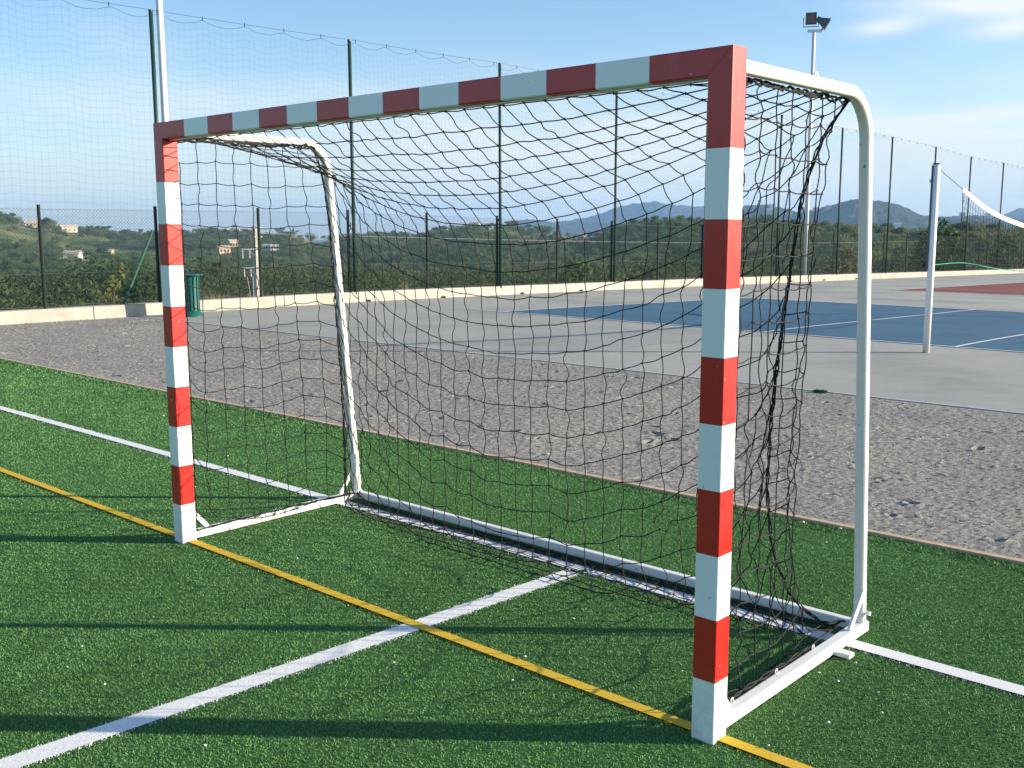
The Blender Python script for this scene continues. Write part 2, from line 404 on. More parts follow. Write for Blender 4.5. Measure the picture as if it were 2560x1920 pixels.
def stone_nodes(nt, b):
    r = ramp(nt, N(nt, 'ShaderNodeNewGeometry').outputs['Random Per Island'], [(0, (.10, .09, .09)), (.5, (.28, .26, .25)), (.85, (.42, .38, .33)), (1, (.7, .66, .6))])
    nt.links.new(r.outputs[0], b.inputs['Base Color'])
M['stone'] = mat('loose_stones', (.3, .3, .3), .9, .2, nodes=stone_nodes)
tag(mesh_np('loose_stones', V.reshape(-1, 3), (fo[None] + 6 * np.arange(ns)[:, None, None]).reshape(-1, 3), M['stone']), 'loose grey stones lying all over the gravel strip', 'gravel', kind='stuff')

# ------------------------------------------------------------------ turf: woven lines and short blades
LINE = [('white_pitch_line', (.040, -1.95), (.245, 1.0), .105, 'w'), ('white_pitch_line', (-60, 1.08), (60, .99), .092, 'w'), ('yellow_goal_line', (-60, .045), (60, .055), .062, 'y')]
LINE[0] = ('white_pitch_line', (-.60, -12.0), (.246, .97), .105, 'w')
def line_dist(x, y, L):
    a = np.array(L[1]); d = np.array(L[2]) - a; ln = np.hypot(*d); d = d / ln
    t = (x - a[0]) * d[0] + (y - a[1]) * d[1]; s = -(x - a[0]) * d[1] + (y - a[1]) * d[0]
    return np.where((t > 0) & (t < ln), np.abs(s), 9)
nb = 1650000
d = np.where(R_.random(nb) < .30, np.sqrt(R_.uniform(1.6 ** 2, 4.4 ** 2, nb)), 4.4 * np.exp(R_.random(nb) * math.log(17 / 4.4)))
az = YAW + R_.uniform(-.92, .92, nb)
bx = CAM.x + d * np.sin(az); by = CAM.y + d * np.cos(az)
ok = (by < 2.47) & (by > -9); bx, by, d = bx[ok], by[ok], d[ok]; nb = len(bx)
hgt = R_.uniform(.0035, .0070, nb) * np.maximum(1, d / 7) * np.where(by > 2.36, 2.2, 1); wid = R_.uniform(.0011, .0020, nb) * np.maximum(1, d / 4.0)
th = R_.uniform(0, 2 * PI, nb)
nap = vnoise(bx, by, .5, 11) * 1.2 + vnoise(bx, by, 2.0, 12) * 2.0      # the pile leans in drifts
ph = nap * 2 + R_.normal(0, 2.2, nb); lean = R_.uniform(.2, 1.5, nb) * hgt
cz = np.zeros(nb)
base = np.stack([bx, by, cz], -1); side = np.stack([np.cos(th), np.sin(th), cz], -1) * wid[:, None]
tip = base + np.stack([np.cos(ph) * lean, np.sin(ph) * lean, hgt], -1)
V = np.stack([base - side, base + side, tip], 1)
jx = R_.normal(0, .0055, nb)
iw = (line_dist(bx, by, LINE[0]) + jx < LINE[0][3] / 2) | (line_dist(bx, by, LINE[1]) + jx < LINE[1][3] / 2)
iy = line_dist(bx, by, LINE[2]) + jx < LINE[2][3] / 2; iw &= ~iy
def blades(sel): return V[sel].reshape(-1, 3), np.arange(3 * int(sel.sum())).reshape(-1, 3)
tag(mesh_np('turf_grass', *blades(~iw & ~iy), M['blade']), 'short green blades of the artificial turf under the goal', 'grass', kind='stuff')
tag(mesh_np('white_line_pile', *blades(iw), M['blade_w']), 'short white blades woven into the turf as pitch lines', 'grass', kind='stuff')
tag(mesh_np('yellow_line_pile', *blades(iy), M['blade_y']), 'short yellow blades woven into the turf as the goal line', 'grass', kind='stuff')
for k, (nm, a, b_, w, c) in enumerate(LINE):
    strip(nm, a, b_, w - .016, .004 if c == 'w' and k == 0 else (.0055 if c == 'w' else .007), M['base_' + c], 4)

# ------------------------------------------------------------------ the goal
goal = empty('handball_goal', (0, 0, 0), 'red and white striped handball goal with white tubular rear frame', 'goal')
def striped_post(s):
    """80 mm square post with its mitred top; stripes of 0.2 m below a 0.28 m red corner"""
    b = MB(); x0, x1 = (1.5, 1.58) if s > 0 else (-1.58, -1.5)
    zs = [.2 * k for k in range(10)]
    inner = x0 if s > 0 else x1; outer = x1 if s > 0 else x0
    prof = lambda z: [(x, y, z) for (x, y) in [((x0 + x1) / 2 + q[0], .04 + q[1]) for q in rrect(.08, .08, .005)]]
    n = len(prof(0)); V = []; 
    for z in zs: V += prof(z)
    top = [(x, y, 2.0 + (abs(x - inner))) for (x, y, z) in prof(0)]; V += top
    F = []; mi = []
    for k in range(len(zs)):
        for i in range(n):
            j = (i + 1) % n; F.append((k * n + i, k * n + j, (k + 1) * n + j, (k + 1) * n + i)); mi.append(0 if (k % 2 == 0 and k < 9) else 1)
    F.append(tuple(reversed(range(n)))); mi.append(0); F.append(tuple(len(zs) * n + i for i in range(n))); mi.append(1)
    b.add(V, F); b.m = mi
    return b.build('post', [M['white'], M['red']], goal)
postL = striped_post(-1); postR = striped_post(1)
b = MB(); prof = [(.04 + q[0], 2.04 + q[1]) for q in rrect(.08, .08, .005)]; n = len(prof)
xs = [None] + [-1.3 + .2 * k for k in range(14)] + [None]; V = []; F = []; mi = []
for k, x in enumerate(xs):
    for (y, z) in prof:
        xx = x if x is not None else ((-1.5 - (z - 2.0) + .0012) if k == 0 else (1.5 + (z - 2.0) - .0012))
        V.append((xx, y, z))
for k in range(len(xs) - 1):
    for i in range(n):
        j = (i + 1) % n; F.append((k * n + i, k * n + j, (k + 1) * n + j, (k + 1) * n + i)); mi.append(1 if k % 2 == 0 else 0)
F.append(tuple(range(n))); mi.append(1); F.append(tuple(len(xs) * n - n + i for i in range(n))); mi.append(1)
b.add(V, F); b.m = mi; crossbar = b.build('crossbar', [M['white'], M['red']], goal)
b = MB(); b.bar((-1.49, .045, 1.9975), (1.49, .045, 1.9975), .03, .004); b.build('net_rail', M['alu'], crossbar)

def rear_frame(s):
    x = 1.535 * s; pts = [Vector((x, .081, 2.038)), Vector((x, .84, 2.038))]
    c = Vector((x, .84, 1.868)); r = .17
    tilt = math.radians(4.2)
    for k in range(1, 25):
        a = PI / 2 - (PI / 2 - tilt) * k / 24
        pts.append(Vector((x, c.y + r * math.cos(a), c.z + r * math.sin(a))))
    pts.append(Vector((x, 1.165, .045)))
    fr = []
    for k, p in enumerate(pts):
        d_ = (pts[min(k + 1, len(pts) - 1)] - pts[max(k - 1, 0)]).normalized(); rr = Vector((1, 0, 0)); fr.append((rr, rr.cross(d_)))
    b = MB(); b.loft(pts, rrect(.042, .040, .012), None, None, frames=fr)
    f = b.build('rear_upright', M['white_frame'], goal)
    e = MB(); e.tube([(x, .60 + .013 * math.cos(t), 2.056 + .016 * math.sin(t)) for t in np.linspace(0, PI, 11)], .0042, 6); e.build('lifting_eye', M['white_frame'], f)
    b = MB(); b.bar((x + s * .004, .081, .026), (x + s * .004, 1.192, .026), .044, .042, cham=.006); sb = b.build('side_bar', M['white_frame'], goal)
    for y in (.22, .52, .80):
        h = MB(); h.tube([(x - s * .018, y + .008 * math.cos(t), .047 + .010 * math.sin(t)) for t in np.linspace(-.3, PI + .3, 9)], .003, 5); h.build('net_hook', M['white_frame'], sb)
    br = MB(); br.bar((x, .083, .145), (x, .165, .05), .012, .022); br.build('brace', M['white_frame'], goal)
    br = MB(); br.bar((x + s * .016, 1.155, .19), (x + s * .012, 1.045, .05), .010, .024); br.build('brace', M['white_frame'], goal)
    bt = MB(); bt.tube([(x + s * .018, 1.165, .088), (x + s * .040, 1.165, .088)], .009, 8); bt.build('bolt', M['galv'], f)
    pl = MB(); pl.bar((x - s * .01, .905, .012), (x + s * .085, .905, .012), .045, .016, cham=.003); pl.build('anchor_plate', M['white_frame'], goal)
rear_frame(-1); rear_frame(1)
b = MB(); b.bar((-1.512, 1.168, .028), (1.512, 1.170, .026), .036, .040, cham=.005); b.build('rear_bar', M['white_frame'], goal)

# ------------------------------------------------------------------ the net: hung from the frame by a small rope simulation
def hang_net(NX=32, NT=8, ND=20, rx=.0985, rt=.092, ry=.119, ryt=.100, rys=.103, rs=.12, hem=3.15, steps=800, fade=9):
    rng = np.random.default_rng(1); NY = NT + ND; pos = []; idm = {}; pin = {}
    def add(k, p): idm[k] = len(pos); pos.append(p); return idm[k]
    yt = np.linspace(.09, .90, NT + 1)
    for j in range(NY + 1):
        for i in range(NX + 1):
            x = -1.5 + 3 * i / NX
            p = (x, yt[j], 2.0 - .02 * np.sin(np.pi * i / NX)) if j <= NT else (x * .98, .9 + .2 * (j - NT) / ND, 2.0 - 1.97 * (j - NT) / ND)
            k = add(('m', i, j), p); s = -1 if i == 0 else 1
            if j == 0: pin[k] = (x, .06, 1.993)
            elif i in (0, NX) and j <= NT: pin[k] = (s * 1.513, yt[j], 2.012 - .006 * (j % 2))
            elif j == NY and i in (0, NX): pin[k] = (s * 1.49, 1.12, .05)
    for s, i0 in ((-1, 0), (1, NX)):
        for l in range(ND + 1):
            for k in range(NT + 1):
                if l == 0: idm[('s', s, k, l)] = idm[('m', i0, k)]; continue
                if k == NT: idm[('s', s, k, l)] = idm[('m', i0, NT + l)]; continue
                z = 1.99 - 1.94 * l / ND
                q = add(('s', s, k, l), (s * 1.52, .09 + (k / NT) * (.81 + .2 * l / ND), z))
                if k == 0: pin[q] = (s * 1.505, .088, z)
                elif l == ND and k in (2, 5): pin[q] = (s * 1.512, .09 + 1.03 * k / NT, .055)
    P = np.array(pos, float); E = []
    for j in range(NY + 1):
        for i in range(NX + 1):
            if i < NX: E.append((idm[('m', i, j)], idm[('m', i + 1, j)], hem / NX if j == NY else rt + (rx - rt) * min(max((j - NT) / fade, 0), 1), 'hem' if j == NY else 'm'))
            if j < NY: E.append((idm[('m', i, j)], idm[('m', i, j + 1)], ryt if j < NT else (rys if i in (0, NX) else ry), 'seam%d' % (i > 0) if i in (0, NX) else 'm'))
    for s in (-1, 1):
        for l in range(ND + 1):
            for k in range(NT + 1):
                if k < NT and l > 0: E.append((idm[('s', s, k, l)], idm[('s', s, k + 1, l)], rs, 's%d' % s if l < ND else 'foot%d' % s))
                if l < ND and k < NT: E.append((idm[('s', s, k, l)], idm[('s', s, k, l + 1)], rys, 's%d' % s if k > 0 else 'side%d' % s))
    ia = np.array([e[0] for e in E]); ib = np.array([e[1] for e in E])
    L = np.array([e[2] for e in E]) * (1 + rng.uniform(-.06, .06, len(E)))
    w = np.ones(len(P))
    for k, p in pin.items(): w[k] = 0; P[k] = p
    col = np.full(len(E), -1); used = [set() for _ in P]
    for e in range(len(E)):
        c = 0
        while c in used[ia[e]] or c in used[ib[e]]: c += 1
        col[e] = c; used[ia[e]].add(c); used[ib[e]].add(c)
    sets = [np.where(col == c)[0] for c in range(col.max() + 1)]
    Vv = np.zeros_like(P); dt = .02; free = w > 0
    P[free] += rng.normal(0, .01, (free.sum(), 3))
    for st in range(steps):
        Vv[free, 2] -= 9.8 * dt; Vv *= .97
        Q = P + Vv * dt * free[:, None]
        for it in range(32):
            for s in sets:
                a, c = ia[s], ib[s]; dd = Q[c] - Q[a]; ln = np.linalg.norm(dd, axis=1)
                ex = np.maximum(ln - L[s], 0); ws = w[a] + w[c]; ws[ws == 0] = 1
                k = (ex / (ln * ws + 1e-12))[:, None] * dd
                Q[a] += w[a][:, None] * k; Q[c] -= w[c][:, None] * k
            g = (Q[:, 2] < .016) & free; Q[g, 2] = .016
        Vv = (Q - P) / dt; g = (Q[:, 2] < .018) & free; Vv[g, :2] *= .5
        sp = np.linalg.norm(Vv, axis=1).max()
        if sp > 3: Vv *= 3 / sp
        P = Q
    return P, [(e[0], e[1], L[k], e[3]) for k, e in enumerate(E)], idm
P, E, IDM = hang_net()
net = empty('goal_net', (0, 0, 0), 'black knotted net hung slack inside the striped goal', 'net')
def cords(sel, rad=.0022, knots=True):
    """every cord between two knots, slightly wavy, as five-sided tube; one array for all"""
    VV = []; FF = []; n = 0; K = 6; S = 5
    ang = np.arange(S) * 2 * PI / S; used = set()
    for (a, c, L, kd) in E:
        if kd not in sel: continue
        p, q = P[a], P[c]; dv = q - p; ln = np.linalg.norm(dv); used.add(a); used.add(c)
        if ln < 1e-4: continue
        u = dv / ln; t = np.linspace(0, 1, K)
        slack = max(L * 1.01 - ln, 0); amp = math.sqrt(.375 * ln * slack)
        dn = np.array([0, 0, -1.0]) - u * (-u[2]); dl = np.linalg.norm(dn)
        rnd = R_.normal(0, 1, 3); rnd -= u * rnd.dot(u); rnd /= np.linalg.norm(rnd) + 1e-9
        dirn = dn * .8 + rnd * (.35 + .8 * (1 - min(dl, 1))); dirn /= np.linalg.norm(dirn) + 1e-9
        flat = abs(u[2]) < .45
        amp = min(amp * (.30 if flat else .55), (.05 if flat else .15) * ln) + abs(R_.normal(0, .012 if flat else .03)) * ln
        s2 = R_.normal(0, .016 if flat else .05) * ln
        C = p + dv * t[:, None] + dirn * (amp * np.sin(PI * t))[:, None] + rnd * (s2 * np.sin(2 * PI * t))[:, None]
        C[:, 2] = np.maximum(C[:, 2], .010)
        x = np.cross(u, [.3, .5, .81]); x /= np.linalg.norm(x) + 1e-9; y = np.cross(u, x)
        ring = rad * (np.cos(ang)[:, None] * x + np.sin(ang)[:, None] * y)
        VV.append((C[:, None] + ring[None]).reshape(-1, 3))
        i = np.arange(K - 1)[:, None] * S + np.arange(S)[None]; j = np.arange(K - 1)[:, None] * S + (np.arange(S)[None] + 1) % S
        FF.append((np.stack([i, j, j + S, i + S], -1) + n).reshape(-1, 4)); n += K * S
    if knots:
        o = oc * .0058
        for a in used:
            VV.append(P[a] + o * R_.uniform(.8, 1.2, (6, 1)))
            FF.append(np.array([(f[0], f[1], f[2], f[2]) for f in fo]) + n); n += 6
    V = np.concatenate(VV); F = np.concatenate(FF)
    tri = F[:, 2] == F[:, 3]
    b = MB(); b.v = V.tolist(); b.f = [tuple(f) for f in F[~tri]] + [tuple(f[:3]) for f in F[tri]]; b.m = [0] * len(b.f)
    return b
o = cords({'m'}).build('main_panel', M['net'], net)
for s in (-1, 1): cords({'s%d' % s}).build('side_panel', M['net'], net)
def rope(ids, rad, name, wob=.006, strands=2):
    pts = np.array([P[k] for k in ids]); t = np.arange(len(pts)); tt = np.linspace(0, len(pts) - 1, (len(pts) - 1) * 8 + 1)
    C = np.stack([np.interp(tt, t, pts[:, k]) for k in range(3)], -1)
    C[2:-2] = (C[:-4] + C[1:-3] + C[2:-2] + C[3:-1] + C[4:]) / 5
    b = MB()
    for s in range(strands):
        a = tt * 3.3 + s * 2 * PI / strands + R_.normal(0, .25, len(tt)).cumsum() * .3
        off = np.stack([np.cos(a), np.sin(a), np.sin(a * 1.3 + 1)], -1) * wob * R_.uniform(.6, 1.3, (len(tt), 1))
        b.tube(np.maximum(C + off, [-9, -9, .008]), [rad * q for q in R_.uniform(.75, 1.25, len(tt))], 5)
    return b.build(name, M['rope'], net, smooth=True)
NX, NT, ND = 32, 8, 20; NY = NT + ND
for i0 in (0, NX):
    rope([IDM[('m', i0, j)] for j in range(NT, NY + 1)], .0030, 'seam_rope', .0048, 3)
    rope([IDM[('m', i0, j)] for j in range(0, NT + 1)], .0042, 'edge_rope', .008, 3)
rope([IDM[('m', i, NY)] for i in range(NX + 1)], .0035, 'hem_rope', .003, 2)
for s in (-1, 1):
    rope([IDM[('s', s, k, ND)] for k in range(NT + 1)], .0032, 'foot_rope', .004, 2)
    rope([IDM[('s', s, 0, l)] for l in range(1, ND + 1)], .0026, 'post_cord', .002, 1)

# ------------------------------------------------------------------ pebbles and a tuft on the turf
PEB = [(1.23, .37), (1.60, .68), (1.68, .66), (1.82, .67), (1.89, .53), (1.79, .35), (1.72, .09), (1.66, .85), (.93, 2.15), (.68, 2.40), (.88, 2.42), (-.44, -1.08), (-.20, -1.06), (-.58, -.96), (.44, -1.06), (.41, -.27), (.73, .09), (.63, .50), (.83, -.09), (-4.83, 1.77), (-3.06, 1.26), (-1.12, .37), (-.84, .22), (-2.45, .64), (-2.67, 1.23), (-8.08, 2.38), (-8.64, 2.25)]
for k, (x, y) in enumerate(PEB):
    r = R_.uniform(.003, .006) * (1.5 if y > 1.5 else 1)
    b = MB(); prof = [(0.001, -.6), (.7, -.4), (1, 0), (.75, .45), (.3, .65), (0.001, .7)]
    b.lathe([(r * q[0], r * q[1]) for q in prof], n=8)
    b.v = [(vx * R_.uniform(.85, 1.2), vy * R_.uniform(.8, 1.15), vz) for vx, vy, vz in b.v]
    p = b.build('pebble', M['pebble'], smooth=True); p.location = (x, y, .014 + r * .3); p.rotation_euler = (0, 0, R_.uniform(0, 6))
    tag(p, 'small white pebble lying loose on the green turf', 'pebble', 'loose white pebbles on the turf')
def grass_clump(name, loc, nbl, rad, h, m, w=.006, spread=.8):
    b = MB()
    for k in range(nbl):
        a = R_.uniform(0, 2 * PI); r = rad * math.sqrt(R_.random()); p = Vector((r * math.cos(a), r * math.sin(a), 0))
        hh = h * R_.uniform(.5, 1); ph = R_.uniform(0, 2 * PI); ln = hh * R_.uniform(.1, spread)
        t = p + Vector((math.cos(ph) * ln, math.sin(ph) * ln, hh)); md = p * .5 + t * .5 + Vector((0, 0, hh * .12))
        q = Vector((-math.sin(ph), math.cos(ph), 0)) * w
        b.add([p - q, p + q, md + q * .8, md - q * .8, t], [(0, 1, 2, 3), (3, 2, 4)])
    o = b.build(name, m); o.location = loc; return o
t_ = grass_clump('grass_tuft', (-1.30, 6.72, 0), 420, .062, .030, M['tuft'], .003)
t_.scale = (1.15, .7, 1); tag(t_, 'small bright green tuft on the edge of the asphalt', 'grass tuft')
# small weeds at the foot of the wall
# ------------------------------------------------------------------ wall and fences
FX = [(-30, -15.3), (0, -14.95), (5.2, -14.88), (9.5, -14.75), (12, -14.7), (16.7, -14.9), (22.2, -15.25), (28, -15.6), (37.7, -15.62), (48, -15.45), (60, -15.4), (80, -15.4)]
def fx(y): return float(np.interp(y, [q[0] for q in FX], [q[1] for q in FX]))
LOW = [-8.3, -6.0, -3.6, -1.3, 0.8, 3.0, 5.21, 7.33, 9.53, 11.78, 14.2, 16.74, 19.33, 22.04, 24.69, 27.56, 30.4, 33.0, 35.4, 37.66, 40.12, 42.52, 45.01, 47.46, 49.78, 52.25, 54.73, 55.97, 57.22, 59.59, 61.9, 64.2, 66.5]
HIGH = [(-6.0, 5.3), (-1.8, 5.3), (2.6, 5.28), (7.40, 5.268), (11.87, 5.318), (16.77, 5.5), (22.09, 5.65), (27.57, 5.81), (32.7, 5.86), (37.84, 5.856), (42.67, 5.9), (47.6, 5.85), (52.38, 5.72), (57.43, 5.74), (62.5, 5.7)]
wall = MB(); ys = np.arange(-30, 72.1, 2.0); WT = .22
def wallz(y): return float(gz(y))
k = 0; wy = -30.0
while wy < 70:
    L = 4.0; y0, y1 = wy + .009, wy + L - .009
    segs = np.linspace(y0, y1, 3)
    for a, c in zip(segs[:-1], segs[1:]):
        p = []
        for zb, xo in ((-.12, 0), (WT, 1)):
            f_ = .135 if not xo else .115
            p += [(fx(a) - .17, a, gz(a) + zb), (fx(a) + f_, a, gz(a) + zb), (fx(c) + f_, c, gz(c) + zb), (fx(c) - .17, c, gz(c) + zb)]
        wall.hexa(p)
    wy += L
tag(wall.build('low_wall', M['wall']), 'long low cream concrete wall along the back of the yard', 'wall')
for k, y in enumerate((12.2, 14.6, 17.6, 20.3, 33.8, 36.6, 39.6)):
    w_ = grass_clump('weed', (fx(y) + .16, y, float(gz(y))), 60, .03, .06, M['leaf_brown'], .008, 1.6)
    tag(w_, 'tiny brown weed at the foot of the low wall', 'weed', 'weeds along the foot of the wall')

# chain-link fence
fence = empty('chain_link_fence', (fx(5), 5, WT), 'long green chain link fence with short posts on the low wall', 'fence')
off = Vector((-fx(5), -5, -WT))
def rel(p): return Vector(p) + off
b = MB(); FH = 1.72
def wires(segs, h0, h1, pitch, rad, out):
    """straight diagonals in both directions clipped to each straight run"""
    VV = []
    for (y0, y1) in segs:
        a = np.array([fx(y0), y0, gz(y0) + WT]); c = np.array([fx(y1), y1, gz(y1) + WT]); L = np.hypot(*(c - a)[:2]); H = h1 - h0
        for s0 in np.arange(-H, L, pitch):
            for sg in (1, -1):
                u0, u1 = s0, s0 + H; v0, v1 = (h0, h1) if sg > 0 else (h1, h0)
                if u0 < 0: v0 += (v1 - v0) * (-u0 / H); u0 = 0
                if u1 > L: f = (L - u0) / (u1 - u0); v1 = v0 + (v1 - v0) * f; u1 = L
                if u1 - u0 < .02: continue
                VV.append((a + (c - a) * (u0 / L) + [0, 0, v0], a + (c - a) * (u1 / L) + [0, 0, v1]))
    return np.array(VV)
def seg_tubes(S, rad, n=3):
    p, q = S[:, 0], S[:, 1]; u = q - p; u /= np.linalg.norm(u, axis=1)[:, None] + 1e-12
    x = np.cross(u, np.array([.95, .1, .28])); x /= np.linalg.norm(x, axis=1)[:, None] + 1e-12; y = np.cross(u, x)
    A = np.arange(n) * 2 * PI / n; ring = rad * (np.cos(A)[None, :, None] * x[:, None] + np.sin(A)[None, :, None] * y[:, None])
    V = np.stack([p[:, None] + ring, q[:, None] + ring], 1).reshape(-1, 3)
    i = np.arange(n); f = np.stack([i, (i + 1) % n, (i + 1) % n + n, i + n], -1)
    return V, (f[None] + (2 * n) * np.arange(len(S))[:, None, None]).reshape(-1, 4)
seg = list(zip(LOW[:-1], LOW[1:]))
S = wires(seg, .02, FH, .062, .0017, None) + np.array(off)
V, F = seg_tubes(S, .0017); mesh_np('wire_mesh', V, F, M['wire'], fence)
tw = []
for h in (.04, .60, 1.16, 1.70):
    for y0, y1 in seg: tw.append(((fx(y0) + .01, y0, gz(y0) + WT + h), (fx(y1) + .01, y1, gz(y1) + WT + h)))
V, F = seg_tubes(np.array(tw, float) + np.array(off), .002, 4); mesh_np('tension_wires', V, F, M['tension'], fence)
for y in LOW:
    b = MB(); z0 = float(gz(y)) + WT - .05; b.tube([rel((fx(y), y, z0)), rel((fx(y), y, z0 + 1.83))], .030, 8); b.build('post', M['post_dark'], fence)
b = MB(); b.tube([rel((fx(6.65), 6.62, WT)), rel((fx(7.2) - .02, 7.27, WT + 1.33))], .026, 8); b.build('strut', M['strut'], fence)

# tall ball-stop net
bs = empty('ball_stop_netting', (fx(7), 7.1, WT), 'tall fine mesh ball stop netting on high dark green poles', 'netting')
off2 = Vector((-fx(7) + .0, -7.1, -WT)); off2n = np.array(off2)
for (y, h) in HIGH:
    b = MB(); z0 = float(gz(y)) + WT - .05; p0 = Vector((fx(y) + .085, y, z0)) + off2
    b.tube([p0, p0 + Vector((0, 0, h + .03))], .038, 10); b.build('pole', M['green_paint'], bs, smooth=True)
    b = MB(); b.tube([p0 + Vector((0, 0, h + .03)), p0 + Vector((0, 0, h + .06))], .043, 10); b.build('pole_cap', M['black'], bs)
hy = [q[0] for q in HIGH]; hh = [q[1] for q in HIGH]
def topz(y): return float(np.interp(y, hy, hh)) + float(gz(y)) + WT
def bx_(y): return fx(y) + .13
S = []; y0, y1 = HIGH[0][0], HIGH[-1][0]
cell = .125; ny = int((y1 - y0) / cell); nz = 43
yy = y0 + cell * np.arange(ny + 1)
seed = R_.random((ny + 1, nz + 1))
wob = lambda: R_.normal(0, .006, (ny + 1, nz + 1))
XX = np.array([bx_(y) for y in yy])[:, None] + .05 * (vnoise(yy[:, None] + 0 * np.arange(nz + 1)[None], np.arange(nz + 1)[None] * .12 + 0 * yy[:, None], .9, 21) - .5)
sag = np.array([.10 * abs(math.sin(PI * (y - y0) / .9)) for y in yy])
ZT = np.array([topz(y) for y in yy]) - .05 - sag; ZB = np.array([float(gz(y)) + WT + .02 for y in yy])
tz = np.linspace(0, 1, nz + 1)
ZZ = ZB[:, None] * (1 - tz) + ZT[:, None] * tz + wob() + .07 * (vnoise(yy[:, None] + 0 * tz[None], tz[None] * 5 + 0 * yy[:, None], 1.1, 22) - .5) * (1 - tz[None] ** 6)
YY = yy[:, None] + wob() + .07 * (vnoise(yy[:, None] + 0 * tz[None], tz[None] * 5 + 0 * yy[:, None], 1.3, 23) - .5)
G = np.stack([XX, YY, ZZ], -1) + off2n
S = np.concatenate([np.stack([G[:-1], G[1:]], 2).reshape(-1, 2, 3), np.stack([G[:, :-1], G[:, 1:]], 2).reshape(-1, 2, 3)])
V, F = seg_tubes(S, .00075); mesh_np('mesh_panel', V, F, M['twine'], bs)
S = []
for (ya, ha), (yb, hb) in zip(HIGH[:-1], HIGH[1:]):
    t = np.linspace(0, 1, 13); L = yb - ya
    y_ = ya + L * t; z_ = np.array([topz(v) for v in y_]) - .02 * np.sin(PI * t); x_ = np.array([bx_(v) for v in y_])
    C = np.stack([x_, y_, z_], -1) + off2n; S += list(zip(C[:-1], C[1:]))
V, F = seg_tubes(np.array(S), .0035, 4); mesh_np('top_cable', V, F, M['twine'], bs)
S = np.stack([G[:-1, -1], G[1:, -1]], 1)
V, F = seg_tubes(S, .0034, 4); mesh_np('top_cord', V, F, M['twine'], bs)
cm = None
for y in np.arange(y0, y1, .9):
    if cm is None:
        b = MB(); b.tube([(0, 0, .015), (0, 0, -.06)], .009, 4); ob = b.build('hanger_clip', M['twine'], bs); cm = ob.data
    else: ob = bpy.data.objects.new('hanger_clip', cm); COL.objects.link(ob); ob.parent = bs
    ob.location = Vector((bx_(y), y, topz(y))) + off2

# ------------------------------------------------------------------ masts
def lamp(par, c, yaw, pitch):
    """rectangular floodlight: tapered housing, frame, glass, U bracket"""
    mw = Matrix.Translation(c) @ Matrix.Rotation(yaw, 4, 'Z') @ Matrix.Rotation(pitch, 4, 'X')
    T = lambda L: [mw @ Vector(q) for q in L]
    w, h = .18, .20
    b = MB(); b.hexa(T([(-w, 0, -h), (w, 0, -h), (w * .55, .30, -h * .5), (-w * .55, .30, -h * .5), (-w, 0, h), (w, 0, h), (w * .55, .30, h * .5), (-w * .55, .30, h * .5)]))
    b.hexa(T([(-.1, .30, -.1), (.1, .30, -.1), (.1, .44, -.1), (-.1, .44, -.1), (-.1, .30, .1), (.1, .30, .1), (.1, .44, .1), (-.1, .44, .1)]))
    ob = b.build('lamp_housing', M['lamp_body'], par)
    f = MB(); e = .025
    for (a, c2) in (((-w - e, -.03, -h - e), (w + e, -.002, -h + e)), ((-w - e, -.03, h - e), (w + e, -.002, h + e)), ((-w - e, -.03, -h + e), (-w + e, -.002, h - e)), ((w - e, -.03, -h + e), (w + e, -.002, h - e))):
        t = MB(); t.box(a, c2); f.add(T(t.v), t.f)
    f.build('lamp_frame', M['lamp_body'], ob)
    g = MB(); g.box((-w + e, -.012, -h + e), (w - e, -.004, h - e)); g2 = MB(); g2.add(T(g.v), g.f); g2.build('lamp_glass', M['glass'], ob)
    br = MB(); br.tube(T([(-w - .10, .10, .04), (-w - .10, .06, -h - .10), (w + .10, .06, -h - .10), (w + .10, .10, .04)]), .018, 6); br.build('lamp_bracket', M['lamp_body'], ob)
def mast(loc, h, rad, label, lamps):
    r = empty('floodlight_mast', loc, label, 'floodlight mast')
    b = MB(); b.tube([(0, 0, -.3), (0, 0, h)], [rad, rad * .8], 14); b.build('pole', M['galv'], r, smooth=True)
    a = .36; b = MB(); b.bar((-a * .5, -a * .45, h + .05), (a * .62, a * .55, h + .05), .10, .10, cham=.01); b.build('crossarm', M['galv'], r)
    for (c, yw, pt) in lamps: lamp(r, Vector(c), yw, pt)
mast((-15.95, 35.85, -.30), 9.35, .085, 'slim silver floodlight mast with two lamp heads far behind the court', [((-.10, -.09, 9.86), .46, .22), ((.36, .33, 9.66), 2.02, .50)])
mast((-15.75, 8.16, .0), 9.0, .072, 'thick silver floodlight mast rising behind the left goal post', [((-.30, -.1, 9.5), .9, -.4), ((.35, .1, 9.5), 1.5, -.4)])

# ------------------------------------------------------------------ litter bin
bn = empty('litter_bin', (-13.91, 7.45, 0), 'dark green slatted litter bin with flared rim by the low wall', 'bin')
b = MB()
pf = [(.150, .05), (.145, .25), (.145, .55), (.155, .72)]
def slat(k):
    a = 2 * PI * k / 14; t = Vector((-math.sin(a), math.cos(a), 0)); r = Vector((math.cos(a), math.sin(a), 0)); b = MB()
    pts = [r * p[0] + Vector((0, 0, p[1])) for p in pf]
    b.loft(pts, [(-.021, -.004), (.021, -.004), (.021, .004), (-.021, .004)], t, r)
    return b
for k in range(14): slat(k).build('slat', M['bin_green'], bn)
b = MB(); b.lathe([(.155, .715), (.16, .735), (.232, .752), (.236, .762), (.228, .768), (.15, .748), (.142, .72)], close=True); b.build('rim', M['bin_green'], bn, smooth=True)
b = MB(); b.lathe([(.001, .10), (.155, .10), (.215, .012), (.222, 0), (.20, 0), (.14, .085), (.001, .085)]); b.build('foot', M['bin_green'], bn, smooth=True)
